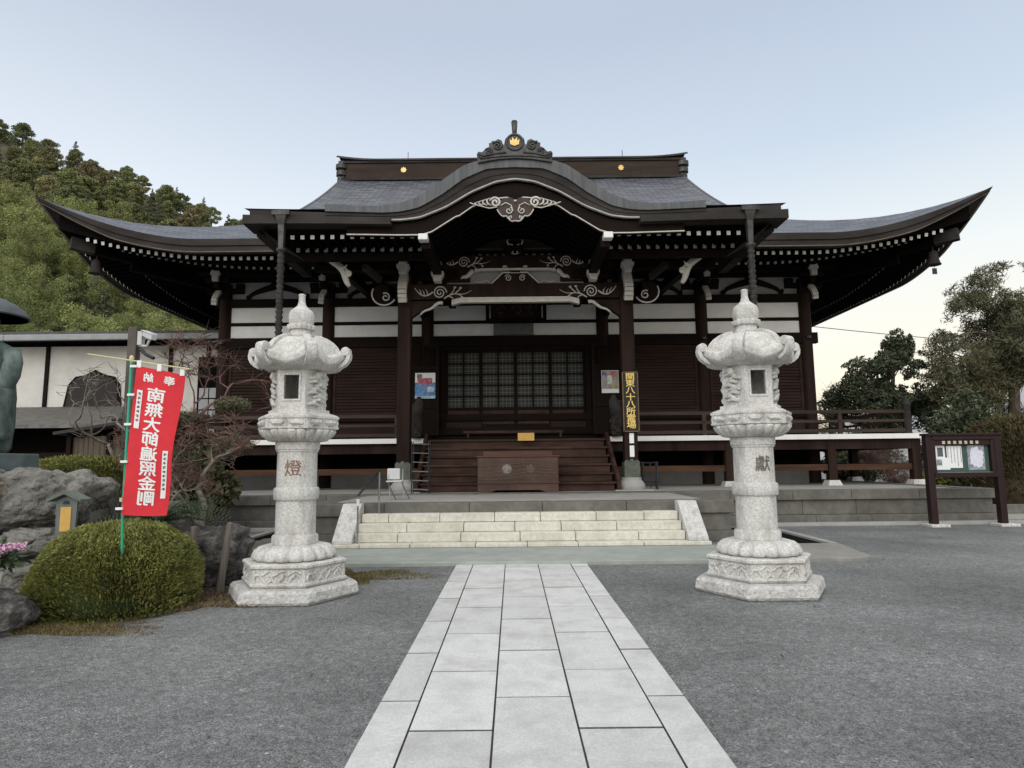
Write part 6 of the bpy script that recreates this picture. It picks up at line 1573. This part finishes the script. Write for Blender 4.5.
# grass and moss patches
def tuft_patch(name, c, rx, ry, n, size, m, seed):
    g = np.random.default_rng(seed); a = g.random(n) * 2 * np.pi; rr = g.random(n) ** .6 * (1 + .35 * np.sin(3 * a + seed) + .2 * np.sin(7 * a + 2 * seed))
    C = np.stack([c[0] + rx * rr * np.cos(a), c[1] + ry * rr * np.sin(a), np.full(n, size * .28) * (1.1 - rr * .6)], 1)
    o = mesh_obj(leaf_mesh(name, C, size, m, .16, 1.1, seed), name); tag(o, kind='stuff'); return o
tuft_patch('moss_grass', (-2.55, 9.25, 0), 1.0, .75, 7000, .05, M['moss'], 1)
tuft_patch('moss_grass', (-3.85, 7.75, 0), .75, .65, 5000, .07, M['dry_grass'], 2)
tuft_patch('moss_grass', (-4.95, 6.55, 0), .95, .35, 6000, .06, M['moss'], 3)
tuft_patch('leaf_litter', (-4.6, 6.55, 0), 1.1, .28, 2500, .05, M['dry_grass'], 4)
tuft_patch('garden_undergrowth', (-6.0, 10.3, 0), 1.6, 1.6, 9000, .16, M['dry_grass'], 5)

# ================================================================== hill and distant mountain
SKY = [(-1.6, .60), (-1.1, .585), (-.831, .545), (-.755, .505), (-.66, .468), (-.614, .45), (-.55, .415), (-.498, .388), (-.433, .362), (-.38, .335), (-.336, .312), (-.2, .24), (0, .15), (.2, .06), (.3, .02)]
def hill_z(a, Y):
    e = interp(SKY, a) * 150.0; t = max(0.0, (Y - 34) / 116)
    zz = e * (t ** 1.12 if t < 1 else 1 - .3 * (t - 1))
    return zz + (2.2 * mnoise.noise((a * 9, Y * .03, 0)) if t > 0 else 0) * min(1, t * 4)
mb = MB()
def hf(u, v):
    a = -1.75 + 2.05 * u; Y = 33 + 190 * v ** 1.3; return (a * Y, Y, hill_z(a, Y) - (.3 if v == 0 else 0))
mb.grid(hf, 60, 44); tag(mb.build('hill', M['hill_floor'], smooth='all'), kind='structure')
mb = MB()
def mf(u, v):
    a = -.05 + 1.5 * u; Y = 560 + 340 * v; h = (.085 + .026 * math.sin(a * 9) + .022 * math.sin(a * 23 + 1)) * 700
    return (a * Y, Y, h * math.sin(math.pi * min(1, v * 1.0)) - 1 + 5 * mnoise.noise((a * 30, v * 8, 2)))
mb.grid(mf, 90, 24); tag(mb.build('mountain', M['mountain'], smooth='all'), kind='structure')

def tree_proto(kind, seed, near=False):
    """one mesh of trunk and crown for trees far up the slope."""
    rnd = random.Random(seed); mb = MB(); nf, sf = (1.0, 1.0) if not near else (3.2, .52)
    if kind == 'broadleaf_tree':
        h = rnd.uniform(7, 10); bl = []; ir = rnd.uniform(.8, 1.2)
        for k in range(19):
            a = k * 2.4; z = h * (.35 + .6 * k / 18); w = h * .36 * math.sin(math.pi * (.2 + .75 * k / 18)); q = rnd.uniform(.55, 1.1); bl.append((w * q * math.cos(a) * ir, w * q * math.sin(a), z, h * rnd.uniform(.08, .16), h * rnd.uniform(.08, .16), h * rnd.uniform(.05, .10)))
        C = blob_points(bl, int(5200 * nf), seed, .3); size, asp, up = .36, .55, .1
    elif kind == 'conifer':
        h = rnd.uniform(9, 13); bl = []
        for k in range(22):
            t = k / 21; a = k * 2.4; w = h * .17 * (1 - t) + .15; bl.append((w * .7 * math.cos(a), w * .7 * math.sin(a), h * (.16 + .83 * t), w * .62 + .1, w * .62 + .1, h * .032))
        C = blob_points(bl, int(4200 * nf), seed, .2); size, asp, up = .36, .32, -.1
    else:
        h = rnd.uniform(9, 12); bl = []
        for k in range(10):
            a = k * 2.4; rr = math.sqrt((k + .5) / 10) * 2.9; top_ = h * rnd.uniform(.70, 1.0)
            bl.append((rr * math.cos(a), rr * math.sin(a), top_ - .8, .95, .95, 1.0)); bl.append((rr * 1.12 * math.cos(a), rr * 1.12 * math.sin(a), top_ - 2.6, .75, .75, .9)); bl.append((rr * math.cos(a), rr * math.sin(a), top_ - 4.4, .5, .5, .7))
        C = blob_points(bl, int(6500 * nf), seed, .15); size, asp, up = .34, .30, -.25
    mb.tube([(0, 0, -2), (.1, 0, h * .5), (0, .1, h * .9)], [.2, .13, .03], 6)
    me = leaf_mesh(kind, C, size * sf, M['hill_green'], asp, up, seed)
    bm = bmesh.new(); bm.from_mesh(me); n0 = len(bm.faces)
    vs_ = [bm.verts.new(v) for v in mb.v]
    for f in mb.f:
        try: q = bm.faces.new([vs_[i] for i in f]); q.material_index = 1
        except ValueError: pass
    bm.to_mesh(me); bm.free(); me.materials.append(M['bark']); return me
prn = {k: [tree_proto(k, 200 + i, True) for i in range(2)] for k in ('broadleaf_tree', 'bamboo_clump')}
def with_mat(me, m): c = me.copy(); c.materials[0] = m; return c
pro = {}
for k in ('broadleaf_tree', 'conifer', 'bamboo_clump'): pro[k] = [tree_proto(k, 100 + i) for i in range(3)]
var = {'green': [with_mat(m, M['hill_green']) for m in pro['broadleaf_tree']], 'olive': [with_mat(m, M['hill_olive']) for m in pro['broadleaf_tree']], 'brown': [with_mat(m, M['hill_brown']) for m in pro['broadleaf_tree']],
       'conifer': [with_mat(m, M['hill_conifer']) for m in pro['conifer']], 'bamboo': [with_mat(m, M['hill_bamboo']) for m in pro['bamboo_clump']]}
LAB = {'green': ('broadleaf_tree', 'green broadleaf tree in the wood on the hillside', 'tree', 'green broadleaf trees on the hill'),
       'olive': ('broadleaf_tree', 'olive toned broadleaf tree in the wood on the hillside', 'tree', 'olive broadleaf trees on the hill'),
       'brown': ('broadleaf_tree', 'brown autumn tinted tree in the wood on the hillside', 'tree', 'brown autumn trees on the hill'),
       'conifer': ('conifer', 'dark pointed conifer in the wood on the hillside', 'tree', 'dark conifers on the hill'),
       'bamboo': ('bamboo_clump', 'bright yellow green feathery bamboo clump low on the hillside', 'bamboo', 'bamboo clumps on the lower hill')}
rnd = random.Random(77)
varn = {'green': [with_mat(m, M['hill_green']) for m in prn['broadleaf_tree']], 'olive': [with_mat(m, M['hill_olive']) for m in prn['broadleaf_tree']], 'brown': [with_mat(m, M['hill_brown']) for m in prn['broadleaf_tree']], 'bamboo': [with_mat(m, M['hill_bamboo']) for m in prn['bamboo_clump']]}
def put(kind, X, Y, z, s):
    nm, lab, cat, grp = LAB[kind]; o = bpy.data.objects.new(nm, rnd.choice(varn[kind] if Y < 72 and kind in varn else var[kind])); COL.objects.link(o)
    o.location = (X, Y, z); o.rotation_euler = (0, 0, rnd.uniform(0, 6.28)); o.scale = (s * rnd.uniform(.9, 1.1), s * rnd.uniform(.9, 1.1), s * rnd.uniform(.9, 1.15)); tag(o, lab, cat, grp)
Y = 36.0
while Y < 158:
    sp_ = 3.1 + Y * .016; a = -1.28
    while a < -.22:
        aa = a + rnd.uniform(-.5, .5) * sp_ / Y; yy = Y + rnd.uniform(-2, 2); z = hill_z(aa, yy) - .3
        q = mnoise.noise((aa * 5, yy * .035, 3.3)); p = rnd.random()
        if yy < 72: kind = 'bamboo' if (p < .55 + q * .9 and yy > 44) else ('green' if p < .90 else 'brown' if p < .92 else 'conifer')
        elif yy < 95: kind = 'bamboo' if p < .45 + q * .8 else ('olive' if p < .62 else 'green' if p < .88 else 'conifer')
        else: kind = 'conifer' if p < .28 + q * .4 else ('brown' if p < .33 else 'olive' if p < .58 else 'green')
        sc_ = (.74 if kind == 'conifer' else .72 if kind != 'bamboo' else .85) * rnd.uniform(.75, 1.2) * (.7 if yy < 44 else 1)
        if -.30 < aa and yy < 60: pass
        else: put(kind, aa * yy, yy, z, sc_)
        a += sp_ / Y
    Y += sp_ * (.85 if Y < 90 else 1.2)

g3_ = np.random.default_rng(44); n_ = 420
C_ = np.stack([g3_.uniform(-9, 14, n_), g3_.uniform(3.2, 15, n_), np.full(n_, .008)], 1); C_ = C_[(np.abs(C_[:, 0]) > 1.05) & ~((np.abs(C_[:, 0]) < 5.4) & (C_[:, 1] > 10))]
tag(mesh_obj(leaf_mesh('fallen_leaves', C_, .035, M['dry_grass'], .45, 0, 3), 'fallen_leaves'), kind='stuff')
